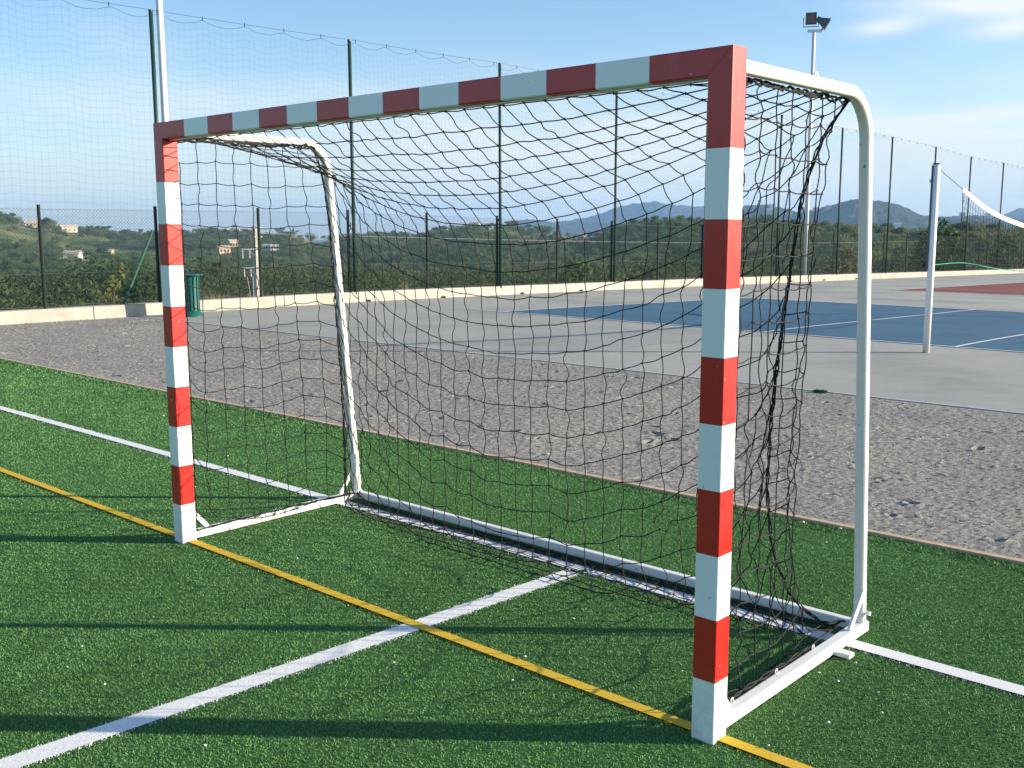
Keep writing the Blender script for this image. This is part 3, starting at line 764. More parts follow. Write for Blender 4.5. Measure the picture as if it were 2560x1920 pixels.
b = MB(); b.lathe([(.001, .28), (.118, .28), (.128, .70), (.122, .70), (.112, .29), (.001, .29)]); b.build('liner', M['bin_green'], bn, smooth=True)
b = MB(); b.bar((.155 * math.sin(1.0) - .03, -.157, .60), (.155 * math.sin(1.0) - .085, -.157, .60), .004, .012); b.build('plate', M['alu'], bn)

# ------------------------------------------------------------------ volleyball post and net
vp = empty('volleyball_post', (-1.745, 10.65, -.002), 'white aluminium volleyball post standing at the edge of the blue court', 'post')
def vpost(par, h=2.36):
    b = MB(); b.tube([(0, 0, 0), (0, 0, h)], .043, 20); b.build('tube', M['white'], par, smooth=True)
    b = MB(); b.bar((-.036, -.040, 1.05), (-.036, -.040, h - .01), .016, .020, cham=.003); b.build('slide_rail', M['lamp_body'], par)
    b = MB(); b.tube([(0, 0, h), (0, 0, h + .015)], .048, 18); b.build('cap', M['black'], par)
    b = MB(); b.tube([(-.09, -.02, 1.10), (-.055, -.02, 1.10)], .026, 10); b.tube([(-.075, -.02, 1.10), (-.075, -.06, 1.14)], .007, 6); b.build('winch', M['black'], par)
    b = MB(); b.tube([(-.07, -.03, h - .2), (-.045, -.02, h - .2)], .02, 8); b.build('pulley', M['galv'], par)
vpost(vp)
vn = empty('volleyball_net', (-1.73, 10.65, 0), 'sagging volleyball net with white top tape above the blue court', 'net')
vdx, vy0 = .028, 10.65
def vpt(s, z): return Vector((vdx * s, s, z))
ST = [0, .07, .86, 1.7, 3.24, 4.7, 6.2, 7.6, 8.8, 9.6]; TZ = [2.32, 2.30, 2.075, 1.85, 1.62, 1.52, 1.60, 1.82, 2.10, 2.25]
def cs(xq, xs, ys):
    """smooth interpolation"""
    xs = np.array(xs, float); ys = np.array(ys, float); m = np.gradient(ys, xs); k = np.clip(np.searchsorted(xs, xq) - 1, 0, len(xs) - 2)
    h = xs[k + 1] - xs[k]; t = (xq - xs[k]) / h
    return (2 * t ** 3 - 3 * t ** 2 + 1) * ys[k] + (t ** 3 - 2 * t ** 2 + t) * h * m[k] + (-2 * t ** 3 + 3 * t ** 2) * ys[k + 1] + (t ** 3 - t ** 2) * h * m[k + 1]
def vtop(s): return cs(np.asarray(s, float), ST[1:], TZ[1:])
def vbot(s): return cs(np.asarray(s, float), [0, 1.04, 2.1, 3.4, 4.7, 6.2, 7.6, 9.6], [1.115, 1.115, 1.02, .92, .88, .92, 1.0, 1.1])
ss = np.linspace(.86, 8.9, 70); b = MB()
Vt = []
for s in ss:
    z = float(vtop(s)); Vt += [vpt(s, z + .03) + Vector((.004, 0, 0)), vpt(s, z + .03) - Vector((.004, 0, 0)), vpt(s, z - .035) - Vector((.004, 0, 0)), vpt(s, z - .035) + Vector((.004, 0, 0))]
b.add(Vt, [(4 * k + i, 4 * k + (i + 1) % 4, 4 * k + 4 + (i + 1) % 4, 4 * k + 4 + i) for k in range(len(ss) - 1) for i in range(4)] + [(0, 1, 2, 3), (4 * len(ss) - 1, 4 * len(ss) - 2, 4 * len(ss) - 3, 4 * len(ss) - 4)])
b.build('top_tape', M['tape'], vn)
for q in ((vpt(.05, 2.30), vpt(.86, 2.075)), (vpt(8.9, float(vtop(8.9))), vpt(9.55, 2.25))):
    b = MB(); b.tube(list(q), .004, 5); b.build('head_cable', M['twine'], vn)
b = MB(); b.tube([vpt(s, float(vbot(s))) for s in np.linspace(.03, 9.55, 60)], .0042, 6); b.build('bottom_rope', M['green_rope'], vn)
S = []; cols_ = np.arange(.90, 8.9, .1); rows = 10
def vnet(s, t):
    zt = float(vtop(s)) - .035; zb = float(vbot(s)) + .01 + .10 * max(0, 1 - (s - .9) / .6) * 0
    return np.array(vpt(s, zt + (zb - zt) * t)) + [.02 * math.sin(3 * s + 4 * t), .04 * t * math.sin(2.2 * s), 0]
G = np.array([[vnet(s, t) for t in np.linspace(0, 1, rows + 1)] for s in cols_])
S = np.concatenate([np.stack([G[:-1, 1:], G[1:, 1:]], 2).reshape(-1, 2, 3), np.stack([G[:, :-1], G[:, 1:]], 2).reshape(-1, 2, 3)])
V, F = seg_tubes(S, .0026, 4); mesh_np('mesh_panel', V, F, M['net'], vn)
b = MB(); b.tube([vpt(.87, 2.04), vpt(.89, 1.75), vpt(.88, 1.45)], .006, 5); b.tube([vpt(.88, 1.45), vpt(.75, 1.35), vpt(.72, 1.30)], .004, 5); b.build('side_cord', M['twine'], vn)
vp2 = empty('volleyball_post', (-1.46, 20.25, -.165), 'far volleyball post holding the other end of the net', 'post'); vpost(vp2, 2.43)

# ------------------------------------------------------------------ hills
def terrain_profile():
    NEAR = [(-71.65, 1.04), (-68.23, .83), (-66.55, .44), (-66.07, .58), (-65.45, .25), (-64.10, .21), (-62.95, -.02), (-61.03, -.06), (-59.54, -.09), (-58.95, .02), (-57.77, .18), (-56.29, .24), (-55.65, .14), (-54.67, .16), (-53.82, -.01), (-53.21, -.29), (-52.53, -.38), (-51.68, -.32), (-50.43, -.21), (-49.18, -.17), (-47.61, -.16), (-46.78, -.18), (-46.52, .06), (-45.38, .17), (-44.43, .38), (-43.49, .44), (-42.52, .33), (-42.13, .44), (-41.49, .12), (-39.71, .18), (-38.57, -.19), (-37.70, -.17), (-35.48, .32), (-34.23, .36), (-32.88, .44), (-31.76, .29), (-29.80, .33), (-28.34, .28), (-26.31, -.15), (-24.55, -.29), (-23.45, -.46), (-22.19, -.62), (-20.92, -.60), (-18.52, -.35), (-15.95, -.39), (-12.52, -.29)]
    MID = [(-36, -.9), (-34.2, -.35), (-32.97, .03), (-30.86, .67), (-29.62, 1.19), (-28.37, 1.25), (-26.92, .90), (-26.35, .88), (-25.41, 1.12), (-24.86, 1.28), (-24.00, 1.52), (-23.54, 1.51), (-22.85, 1.40), (-21.71, 1.13), (-20.93, .72), (-20.05, .53), (-18.91, .59), (-18.16, .62), (-17.10, .52), (-16.00, .43), (-12.55, .18), (-6, .2), (0, .1), (8, -.6)]
    FAR = [(-47, -.7), (-43.89, -.16), (-42.13, .33), (-41.32, .53), (-40.61, .46), (-39.71, .33), (-38.58, .52), (-37.38, .80), (-36.62, 1.06), (-35.82, 1.27), (-34.87, 1.41), (-34.25, 1.43), (-33.62, 1.28), (-32.70, 1.21), (-31.79, 1.18), (-30.25, 1.17), (-29.21, 1.0), (-27.60, .8), (-25.41, .7), (-21.75, .62), (-18.90, .51), (-17.44, .54), (-16.85, .69), (-16.35, .92), (-16.04, .98), (-14.66, 1.25), (-12.61, 1.3), (-8, 1.2), (0, .8), (10, -.5)]
    return [np.array(q) for q in (NEAR, MID, FAR)]
NEAR, MID, FAR = terrain_profile()
def ridge(azd):
    e = np.interp(azd, NEAR[:, 0], NEAR[:, 1]); Rr = np.interp(azd, [-75, -52, -40, -30, -24, -12], [820, 900, 720, 480, 340, 300])
    return Rr, e
def plateau_r(azr):
    """distance from the camera to the edge of the yard's terrace"""
    sx_, cx_ = np.sin(azr), np.cos(azr)
    tx = np.where(sx_ > 0, (70 - CAM.x) / np.maximum(sx_, 1e-6), (-15.95 - CAM.x) / np.minimum(sx_, -1e-6))
    ty = np.where(cx_ > 0, (77 - CAM.y) / np.maximum(cx_, 1e-6), (-70 - CAM.y) / np.minimum(cx_, -1e-6))
    return np.minimum(tx, ty)
def hz(azr, r):
    """height of the near hills"""
    azd = np.degrees((azr + PI) % (2 * PI) - PI); r0 = plateau_r(azr); Rr, e = ridge(azd)
    Rr = np.maximum(Rr, r0 * 3.2)
    th_ = np.clip(.0075 * Rr, 2.5, 5.5)
    zr = CAM.z + Rr * np.tan(np.radians(e)) - th_
    rv = np.maximum(.36 * Rr, r0 * 1.8); zv = -.062 * rv - 2.0
    y0_ = CAM.y + r0 * np.cos(azr); z0 = np.where(y0_ > 70, -1.5, gz(np.minimum(y0_, 77)) - .15)
    t1 = np.clip((r - r0) / (rv - r0), 0, 1); a = z0 + (zv - z0) * t1 ** .75
    t2 = np.clip((r - rv) / (Rr - rv), 0, 1); c = zv + (zr - zv) * (.35 * t2 + .65 * t2 * t2 * (3 - 2 * t2))
    xx = CAM.x + r * np.sin(azr); yy_ = CAM.y + r * np.cos(azr)
    und = (vnoise(xx, yy_, 90, 31) - .5) * 9 + (vnoise(xx, yy_, 35, 32) - .5) * 3.5
    und = und * np.clip(np.minimum(t1 * 2, 1), 0, 1) * np.where(r < rv, t1, np.sin(PI * np.clip(.5 + t2 / 2, 0, 1)))
    z = np.where(r < rv, a, c) + und
    return np.where(r > Rr, np.maximum(zr - (r - Rr) * .13, -62), z)
def polar(azs, fr):
    V = []
    for a in azs: V.append(fr(a))
    return np.array(V)
az_v = np.radians(np.concatenate([np.arange(-180, -80, 4), np.arange(-80, -6, .35), np.arange(-6, 176.1, 4)]))
tt = np.concatenate([np.linspace(0, 1, 26) ** 1.3, 1 + np.linspace(.03, 1, 60), 2 + np.linspace(.02, 1, 14) ** 2])
A, T = np.meshgrid(az_v, tt, indexing='ij')
r0 = plateau_r(A) + .02; Rr = np.maximum(ridge(np.degrees(A))[0], r0 * 3.2); rv = np.maximum(.36 * Rr, r0 * 1.8)
Rad = np.where(T <= 1, r0 + (rv - r0) * T, np.where(T <= 2, rv + (Rr - rv) * (T - 1), Rr + (6400 - Rr) * (T - 2)))
Zt = hz(A, Rad)
V = np.stack([CAM.x + Rad * np.sin(A), CAM.y + Rad * np.cos(A), Zt], -1)
F = grid_faces(*A.shape); nA, nT = A.shape
wrapf = np.stack([(nA - 1) * nT + np.arange(nT - 1), np.arange(nT - 1), np.arange(nT - 1) + 1, (nA - 1) * nT + np.arange(nT - 1) + 1], -1)
tag(mesh_np('hills', V.reshape(-1, 3), np.concatenate([F, wrapf]), M['hill'], smooth=True), kind='structure')
def mountain(name, prof, R0, Rm, R1, base, seed, da, rough):
    a = np.arange(prof[0, 0], prof[-1, 0], da); f = np.linspace(0, 1, 70); A, T = np.meshgrid(np.radians(a), f, indexing='ij')
    Rad = R0 + (R1 - R0) * T; e = np.interp(np.degrees(A), prof[:, 0], prof[:, 1]); zr = CAM.z + Rm * np.tan(np.radians(e))
    t = np.where(Rad < Rm, (Rad - R0) / (Rm - R0), (R1 - Rad) / (R1 - Rm)); s = np.clip(t, 0, 1)
    sh = .55 * s + .45 * s * s * (3 - 2 * s)
    xx = CAM.x + Rad * np.sin(A); yy_ = CAM.y + Rad * np.cos(A); H = zr - base
    rel_ = (vnoise(xx, yy_, Rm * .09, seed) - .5) * .5 + (vnoise(xx, yy_, Rm * .035, seed + 1) - .5) * .25
    tree = (vnoise(xx, yy_, rough, seed + 2) - .5) * rough * .35 + (vnoise(xx, yy_, rough * .45, seed + 3) - .5) * rough * .25
    z = base + H * (sh + rel_ * s * (1 - s) * 1.6) + tree * np.clip(s * 3, 0, 1)
    return tag(mesh_np(name, np.stack([xx, yy_, z], -1).reshape(-1, 3), grid_faces(*A.shape), M['mtn'], smooth=False), kind='structure')
mountain('wooded_mountain', MID, 1300, 2900, 3700, -64, 41, .045, 16)
mountain('far_mountain', FAR, 3800, 5300, 6100, -64, 51, .04, 28)

# ------------------------------------------------------------------ woodland
def crown_cards(nc, lobes, size, flat=1.0):
    """leaf clumps spread through several lobes; returns quads"""
    lob = np.array(lobes); wgt = lob[:, 3] ** 2; k = R_.choice(len(lob), nc, p=wgt / wgt.sum())
    d_ = R_.normal(0, 1, (nc, 3)); d_ /= np.linalg.norm(d_, axis=1)[:, None]
    rr = lob[k, 3] * R_.uniform(.62, 1.06, nc) ; c = lob[k, :3] + d_ * rr[:, None] * [1, 1, flat]
    nrm = d_ * .7 + R_.normal(0, .6, (nc, 3)); nrm /= np.linalg.norm(nrm, axis=1)[:, None]
    x = np.cross(nrm, R_.normal(0, 1, (nc, 3))); x /= np.linalg.norm(x, axis=1)[:, None]; y = np.cross(nrm, x)
    s = (size * R_.uniform(.6, 1.4, nc))[:, None]
    q = np.stack([c - x * s, c - y * s * .55, c + x * s, c + y * s * .6], 1)
    return q.reshape(-1, 3), np.arange(nc * 4).reshape(-1, 4)
def tree_mesh(name, lobes, nc, size, h, trunk=True, flat=.85, leaf='wood_leaf'):
    V, F = crown_cards(nc, lobes, size, flat)
    me_v = V.tolist(); me_f = F.tolist(); b = MB()
    if trunk: b.tube([(0, 0, -.6), (.05, .02, h * .3), (.1, 0, h * .6)], [.14, .11, .05], 5)
    nb_ = len(me_v); fs = [tuple(f) for f in me_f] + [tuple(i + nb_ for i in f) for f in b.f]
    me = bpy.data.meshes.new(name); me.from_pydata(me_v + b.v, [], fs)
    me.materials.append(M[leaf]); me.materials.append(M['bark'])
    me.polygons.foreach_set('material_index', np.array([0] * len(me_f) + [1] * len(b.f), np.int32)); me.update()
    return bpy.data.objects.new(name, me)
def lobset(n, H, W, low, up):
    return [(R_.normal(0, W * .38), R_.normal(0, W * .38), R_.uniform(low, up) * H, W * R_.uniform(.28, .5)) for _ in range(n)]
VAR = []
for k in range(3): VAR.append(tree_mesh('oak_variant', lobset(11, 5, 3.0, .40, .85), 1500, .135, 5))
for k in range(2): VAR.append(tree_mesh('pine_variant', [(R_.normal(0, .8), R_.normal(0, .8), 4.6 + R_.normal(0, .35), R_.uniform(.7, 1.2)) for _ in range(7)], 1100, .13, 5, True, .6))
VAR.append(tree_mesh('cypress_variant', [(R_.normal(0, .15), R_.normal(0, .15), 1 + .55 * q, 1.15 - .1 * q) for q in range(9)], 1200, .13, 5))
for k in range(2): VAR.append(tree_mesh('bush_variant', lobset(9, 2.6, 2.4, .2, .75), 1300, .105, 2.4, False))
VAR2 = [tree_mesh('scrub_oak_variant', lobset(12, 5, 3.0, .35, .85), 2100, .095, 5, leaf='thicket_leaf') for k in range(5)]
VAR2 += [tree_mesh('scrub_bush_variant', lobset(9, 2.6, 2.4, .2, .75), 1500, .085, 2.4, False, leaf='thicket_leaf') for k in range(3)]

HOUSES = [  # azimuth, elevation, width, depth, height, wall, roof kind, label
    (-65.05, -1.66, 8, 7, 5.5, 'house_white', 'gable', 'bright white house low on the left hillside'),
    (-64.03, -1.55, 12, 7, 3.0, 'house_cream', 'flat', 'pale low building right of the bright white hillside house'),
    (-63.45, -1.38, 8, 6, 4.0, 'house_ochre', 'gable', 'ochre house with tiled roof upslope of the white one'),
    (-65.21, .00, 14, 9, 4.5, 'house_cream', 'gable', 'cream house on the crest of the left hill'),
    (-66.90, .24, 10, 8, 3.2, 'house_ochre', 'gable', 'small tile-roofed house near the crest at far left'),
    (-57.66, -1.22, 8, 6, 3.6, 'house_ochre', 'gable', 'small tan house on the slope left of the concrete pole'),
    (-57.17, -.89, 6, 5, 4.2, 'house_cream', 'gable', 'small cream house above the tan one by the concrete pole'),
    (-55.39, -1.06, 6, 5, 3.8, 'house_white', 'flat', 'white box building, left one of a close pair'),
    (-55.00, -1.06, 5.5, 5, 3.6, 'house_white', 'flat', 'white box building, right one of a close pair'),
    (-44.17, .27, 9, 7, 4.2, 'house_cream', 'gable', 'cream house on the hilltop beside dark trees'),
    (-43.19, .25, 11, 7, 2.8, 'house_white', 'flat', 'pale low building on the hilltop right of the cream house'),
    (-38.3, .20, 5, 5, 4, 'house_cream', 'gable', 'tiny cream house on the ridge below the blue mountain'),
]
HOUSES += [(-57.9 + .33 * k, -.10 + .018 * k, 5.5 + (k % 3), 5, 2.6 + .5 * (k % 2), 'house_white' if k % 2 else 'house_cream', 'flat', None) for k in range(7)]
def march(azd, eld, rmin=120, fn=None, rmax=1200):
    a = math.radians(azd); te = math.tan(math.radians(eld)); r = np.arange(rmin, rmax, 2.0)
    z = (fn or hz)(np.full_like(r, a), r); hit = np.where(z + .5 > CAM.z + r * te)[0]
    k = hit[0] if len(hit) else int(np.argmin(np.abs(z - (CAM.z + r * te))))
    return r[k], float(z[k])
def house(loc, w, dp, h, wm, roof, label, rz, group=None, group_label=None):
    o = empty('house', loc, label or group_label, 'house', group, rz)
    b = MB(); b.box((-w / 2, -dp / 2, -2.5), (w / 2, dp / 2, h)); 
    if roof == 'gable': b.add([(-w / 2, -dp / 2, h), (-w / 2, dp / 2, h), (-w / 2, 0, h + dp * .24), (w / 2, -dp / 2, h), (w / 2, dp / 2, h), (w / 2, 0, h + dp * .24)], [(0, 1, 2), (3, 5, 4)])
    b.build('wall', M[wm], o)
    r = MB(); e = .4
    if roof == 'gable':
        for s in (-1, 1):
            y0_, z0, y1_, z1 = s * (dp / 2 + e), h - e * .48, 0, h + dp * .24
            r.hexa([(-w / 2 - e, y0_, z0 + .04), (w / 2 + e, y0_, z0 + .04), (w / 2 + e, y1_, z1 + .04), (-w / 2 - e, y1_, z1 + .04), (-w / 2 - e, y0_, z0 + .24), (w / 2 + e, y0_, z0 + .24), (w / 2 + e, y1_, z1 + .24), (-w / 2 - e, y1_, z1 + .24)])
        r.build('roof', M['roof_tile'], o)
    else:
        r.box((-w / 2 - .15, -dp / 2 - .15, h + .003), (w / 2 + .15, dp / 2 + .15, h + .25)); r.build('roof', M[wm], o)
    for x in np.linspace(-w * .3, w * .3, 3):
        q = MB(); q.box((x - .5, -dp / 2 - .04, .9), (x + .5, -dp / 2 + .02, 2.2)); q.build('window', M['window_dark'], o)
HP = []
for (a, e, w, dp, h, wm, rf, lb) in HOUSES:
    r, z = march(a, e); x = CAM.x + r * math.sin(math.radians(a)); y = CAM.y + r * math.cos(math.radians(a)); w, dp, h = w * .85, dp * .75, h * .85; HP.append((math.radians(a), r, max(w, dp)))
    house((x, y, z), w, dp, h, wm, rf, lb, -math.radians(a) + R_.uniform(-.5, .5), None if lb else 'row of pale flat roofed buildings below the left hilltop', 'small pale flat-roofed building in the row below the left hilltop')

def scatter(nt_, r_lo, r_hi, azlo, azhi, clear=True):
    a = np.radians(R_.uniform(azlo, azhi, nt_)); r = np.sqrt(R_.uniform(0, 1, nt_) * (r_hi ** 2 - r_lo ** 2) + r_lo ** 2)
    Rr, _ = ridge(np.degrees(a)); ok = (r < Rr * 1.12) & (r > plateau_r(a) + 4)
    x = CAM.x + r * np.sin(a); y = CAM.y + r * np.cos(a)
    if clear:
        m = vnoise(x, y, 95, 61) * .6 + vnoise(x, y, 38, 62) * .4
        ok &= ~((m > .555) & (r > 170) & (R_.random(nt_) < .93))
    for (ha, hr, hw) in HP:
        da = np.abs(a - ha) * hr
        ok &= ~((da < hw * .75 + 1.5) & (r > hr - 90) & (r < hr + 4)) & ~((da < hw + 6) & (np.abs(r - hr) < 7))
    ok &= ~((np.abs(np.degrees(a) + 56.0) < 2.6 + 40 / r) & (r < 62))
    for (bx0, by0, br) in ((-16.8, 52.6, 4.5), (-16.1, 21.1, 2.5), (-16.6, 41.1, 2.6), (-16.6, 63.5, 3.0)): ok &= (np.hypot(x - bx0, y - by0) > br)
    return x[ok], y[ok], hz(a[ok], r[ok]), r[ok], a[ok]
def gn_group(VAR):
    g = bpy.data.node_groups.new('place_trees', 'GeometryNodeTree')
    g.interface.new_socket('Geometry', in_out='INPUT', socket_type='NodeSocketGeometry'); g.interface.new_socket('Geometry', in_out='OUTPUT', socket_type='NodeSocketGeometry')
    gi = g.nodes.new('NodeGroupInput'); go = g.nodes.new('NodeGroupOutput'); jn = g.nodes.new('GeometryNodeJoinGeometry'); ip = g.nodes.new('GeometryNodeInstanceOnPoints')
    for o in reversed(VAR):
        oi = g.nodes.new('GeometryNodeObjectInfo'); oi.inputs['Object'].default_value = o; oi.inputs['As Instance'].default_value = True
        g.links.new(oi.outputs['Geometry'], jn.inputs[0])
    def attr(n, t):
        a = g.nodes.new('GeometryNodeInputNamedAttribute'); a.data_type = t; a.inputs['Name'].default_value = n; return a.outputs[0]
    m2p = g.nodes.new('GeometryNodeMeshToPoints'); g.links.new(gi.outputs[0], m2p.inputs[0])
    g.links.new(m2p.outputs[0], ip.inputs['Points']); g.links.new(jn.outputs[0], ip.inputs['Instance']); ip.inputs['Pick Instance'].default_value = True
    g.links.new(attr('kind_index', 'INT'), ip.inputs['Instance Index']); g.links.new(attr('turn', 'FLOAT_VECTOR'), ip.inputs['Rotation']); g.links.new(attr('size', 'FLOAT_VECTOR'), ip.inputs['Scale'])
    g.links.new(ip.outputs[0], go.inputs[0]); return g
GN = {1: gn_group(VAR), 2: gn_group(VAR2)}
def forest(name, x, y, z, kinds, sc, label, grp=1):
    me = bpy.data.meshes.new(name); n = len(x); me.vertices.add(n); me.vertices.foreach_set('co', np.stack([x, y, z], -1).astype(np.float32).ravel())
    a = me.attributes.new('kind_index', 'INT', 'POINT'); a.data.foreach_set('value', kinds.astype(np.int32))
    t = np.zeros((n, 3), np.float32); t[:, 2] = R_.uniform(0, 6.28, n); t[:, :2] = R_.normal(0, .06, (n, 2))
    a = me.attributes.new('turn', 'FLOAT_VECTOR', 'POINT'); a.data.foreach_set('vector', t.ravel())
    s = np.stack([sc * R_.uniform(.9, 1.15, n), sc * R_.uniform(.9, 1.15, n), sc * R_.uniform(.85, 1.15, n)], -1).astype(np.float32)
    a = me.attributes.new('size', 'FLOAT_VECTOR', 'POINT'); a.data.foreach_set('vector', s.ravel())
    o = bpy.data.objects.new(name, me); COL.objects.link(o); md = o.modifiers.new('trees', 'NODES'); md.node_group = GN[grp]
    return tag(o, label, 'woodland', kind='stuff')
x, y, z, r, a = scatter(15500, 150, 960, -76, -8)
forest('hillside_wood', x, y, z, R_.choice(8, len(x), p=[.2, .2, .18, .10, .10, .05, .085, .085]), R_.uniform(.75, 1.35, len(x)), 'dark green wood covering the hills across the valley')
x, y, z, r, a = scatter(5200, 30, 215, -80, -4, False)
k_ = R_.choice(8, len(x), p=[.14, .13, .13, .1, .1, .14, .13, .13])
topz_ = CAM.z - r * .030 - z                      # young trees near the terrace, taller ones down the slope
forest('slope_thicket', x, y, z - .2, k_, np.clip(topz_ / np.where(k_ >= 5, 2.6, 5.4) * R_.uniform(.55, 1.0, len(x)) * (.62 + .62 * vnoise(x, y, 11, 71)), .3, 1.5), 'dense scrub and young trees on the slope just below the fence', 2)

# houses on the wooded mountain
def mz(azr, rr):
    e = np.interp(np.degrees(azr), MID[:, 0], MID[:, 1]); zr = CAM.z + 2900 * np.tan(np.radians(e)); s = np.clip((rr - 1300) / 1600, 0, 1)
    return -64 + (zr + 64) * (.55 * s + .45 * s * s * (3 - 2 * s))
for k, (a, e) in enumerate([(-28.30, .74), (-26.62, .85), (-25.93, .84), (-28.15, 1.02), (-25.3, .92), (-21.85, -.07), (-18.80, .52), (-17.63, .46)]):
    r, z = march(a, e, 1400, mz, 2880); house((CAM.x + r * math.sin(math.radians(a)), CAM.y + r * math.cos(math.radians(a)), z + 4), 14, 10, 7, 'house_white' if k % 2 else 'house_cream', 'gable', None, -math.radians(a), 'distant villas on the mountain', 'tiny pale villa on the wooded mountain behind the right post')

# ------------------------------------------------------------------ plants just behind the fence
def shrub(name, loc, lobes, nc, size, m, label, cat='shrub', stems=5, h=1.0):
    o = empty(name, loc, label, cat)
    V, F = crown_cards(nc, lobes, size, 1.0); mesh_np('foliage', V, F, m, o)
    b = MB()
    for k in range(stems):
        l = lobes[k % len(lobes)]; b.tube([(R_.normal(0, .05), R_.normal(0, .05), -.3), (l[0] * .4, l[1] * .4, l[2] * .5), (l[0], l[1], l[2])], [.018, .012, .004], 5)
    b.build('stems', M['bark'], o); return o
def behind(y, dx, dz=-.15): return (fx(y) - dx, y, float(gz(y)) + dz)
shrub('shrub', behind(6.85, 1.0, -.1), [(0, -.12, .45, .16), (.02, .06, .62, .16), (0, .20, .78, .15), (-.05, .30, .92, .12), (0, .02, .25, .12)], 150, .055, M['leaf_yellow'], 'slender yellow-leaved shrub growing behind the fence near its strut', h=.9)
tag(grass_clump('reed_clump', behind(6.0, .7, -.05), 60, .22, .42, M['leaf_reed'], .011, 1.0), 'low clump of yellowish green reeds behind the fence at left', 'plant')
shrub('bush', behind(21.1, .8), [(0, .0, .35, .45), (.1, .35, .55, .4), (0, -.3, .3, .35), (0, .2, .8, .3)], 520, .075, M['leaf_green'], 'rounded light green bush behind the fence near the goal centre')
shrub('bush', behind(52.6, 1.4, -.3), [(0, -1.0, 1.0, 1.1), (0, .3, 1.4, 1.2), (0, 1.4, 1.2, 1.1), (0, .4, 2.35, .8), (0, -.9, 1.8, .75), (0, 1.2, 2.0, .7), (.2, 2.2, .9, .8)], 3400, .10, M['leaf_dark'], 'big dark glossy bush behind the fence by the volleyball post', stems=7)
shrub('bush', behind(41.1, 1.0, -.2), [(0, -.7, .5, .6), (0, .2, .8, .6), (0, .9, .5, .6), (0, .1, 1.2, .35)], 620, .09, M['leaf_brown'], 'brownish bush behind the fence between goal and volleyball post')
shrub('bush', behind(63.5, 1.2, -.2), [(0, -.9, .8, .8), (0, .4, 1.2, .8), (0, 1.4, .9, .8), (0, .1, 1.7, .6)], 1100, .11, M['leaf_green'], 'green bush behind the far end of the fence under the volleyball net')
tag(grass_clump('dry_grass', behind(13.78, .35, -.1), 60, .05, .60, M['straw'], .008, .25), 'tall pale dry grass stalks behind a fence post', 'plant')
tag(grass_clump('grass_clump', behind(9.0, .8, -.1), 160, .55, .42, M['straw'], .008, .8), 'pale dry grass at the foot of the concrete pole', 'plant')

# ------------------------------------------------------------------ utility pole and cables
ra = math.radians(-55.93); rp = 34.0; px, py = CAM.x + rp * math.sin(ra), CAM.y + rp * math.cos(ra)
up = empty('utility_pole', (px, py, -6.0), 'pale concrete utility pole with insulators beyond the fence', 'utility pole', rz=-ra + .55)
b = MB(); ht = 7.62
b.hexa([(-.15, -.11, 0), (.15, -.11, 0), (.15, .11, 0), (-.15, .11, 0), (-.085, -.08, ht), (.085, -.08, ht), (.085, .08, ht), (-.085, .08, ht)]); b.build('shaft', M['pole_concrete'], up)
b = MB(); b.bar((-.14, -.0, ht + .01), (.14, 0, ht + .01), .2, .05); b.bar((-.16, -.09, ht - .28), (.16, -.09, ht - .28), .03, .04); b.build('pole_head', M['pole_concrete'], up)
for zz, L in ((6.96, .62), (6.38, .58)):
    b = MB(); b.bar((-L, -.12, zz), (.02, -.12, zz), .03, .035); b.bar((-L * .6, -.12, zz - .02), (-.09, -.12, zz - .28), .015, .015); ca = b.build('crossarm', M['lamp_body'], up)
    for q in (.95, .55):
        b = MB(); b.lathe([(.002, -.30), (.028, -.28), (.028, -.2), (.014, -.19), (.03, -.15), (.014, -.12), (.03, -.08), (.012, -.05), (.012, 0)], (-L * q, -.12, zz), 8); b.build('insulator', M['insul'], ca)
b = MB(); b.tube([(-.45, -.12, 6.1), (-.25, -.1, 4.8), (-.12, -.08, 4.0)], .012, 5); b.tube([(-.25, -.12, 6.1), (-.22, -.1, 4.8), (-.12, -.08, 4.0)], .012, 5); b.build('down_lead', M['cable'], up)
for k, (dz, de) in enumerate(((-.22, -.62), (-.34, -.76), (-.46, -.90))):
    a2 = math.radians(-80); r2 = 75; e2 = CAM.z + 75 * math.tan(math.radians(de - .55))
    p0 = Vector((px - .1, py - .05, 1.62 + dz * .35)); p1 = Vector((CAM.x + r2 * math.sin(a2), CAM.y + r2 * math.cos(a2), e2))
    b = MB(); b.tube([p0.lerp(p1, t) - Vector((0, 0, .5 * 4 * t * (1 - t))) for t in np.linspace(0, 1, 24)], .008, 5)
    tag(b.build('power_cable', M['cable']), ('uppermost', 'middle', 'lowest')[k] + ' of the three pale cables running left from the concrete pole', 'cable')
b = MB(); p0 = Vector((px + .1, py, 1.45)); a2 = math.radians(-20); p1 = Vector((CAM.x + 90 * math.sin(a2), CAM.y + 90 * math.cos(a2), .6))
b.tube([p0.lerp(p1, t) - Vector((0, 0, .25 * 4 * t * (1 - t))) for t in np.linspace(0, 1, 24)], .0045, 5); tag(b.build('power_cable', M['cable']), 'single pale cable running right from the concrete pole', 'cable')

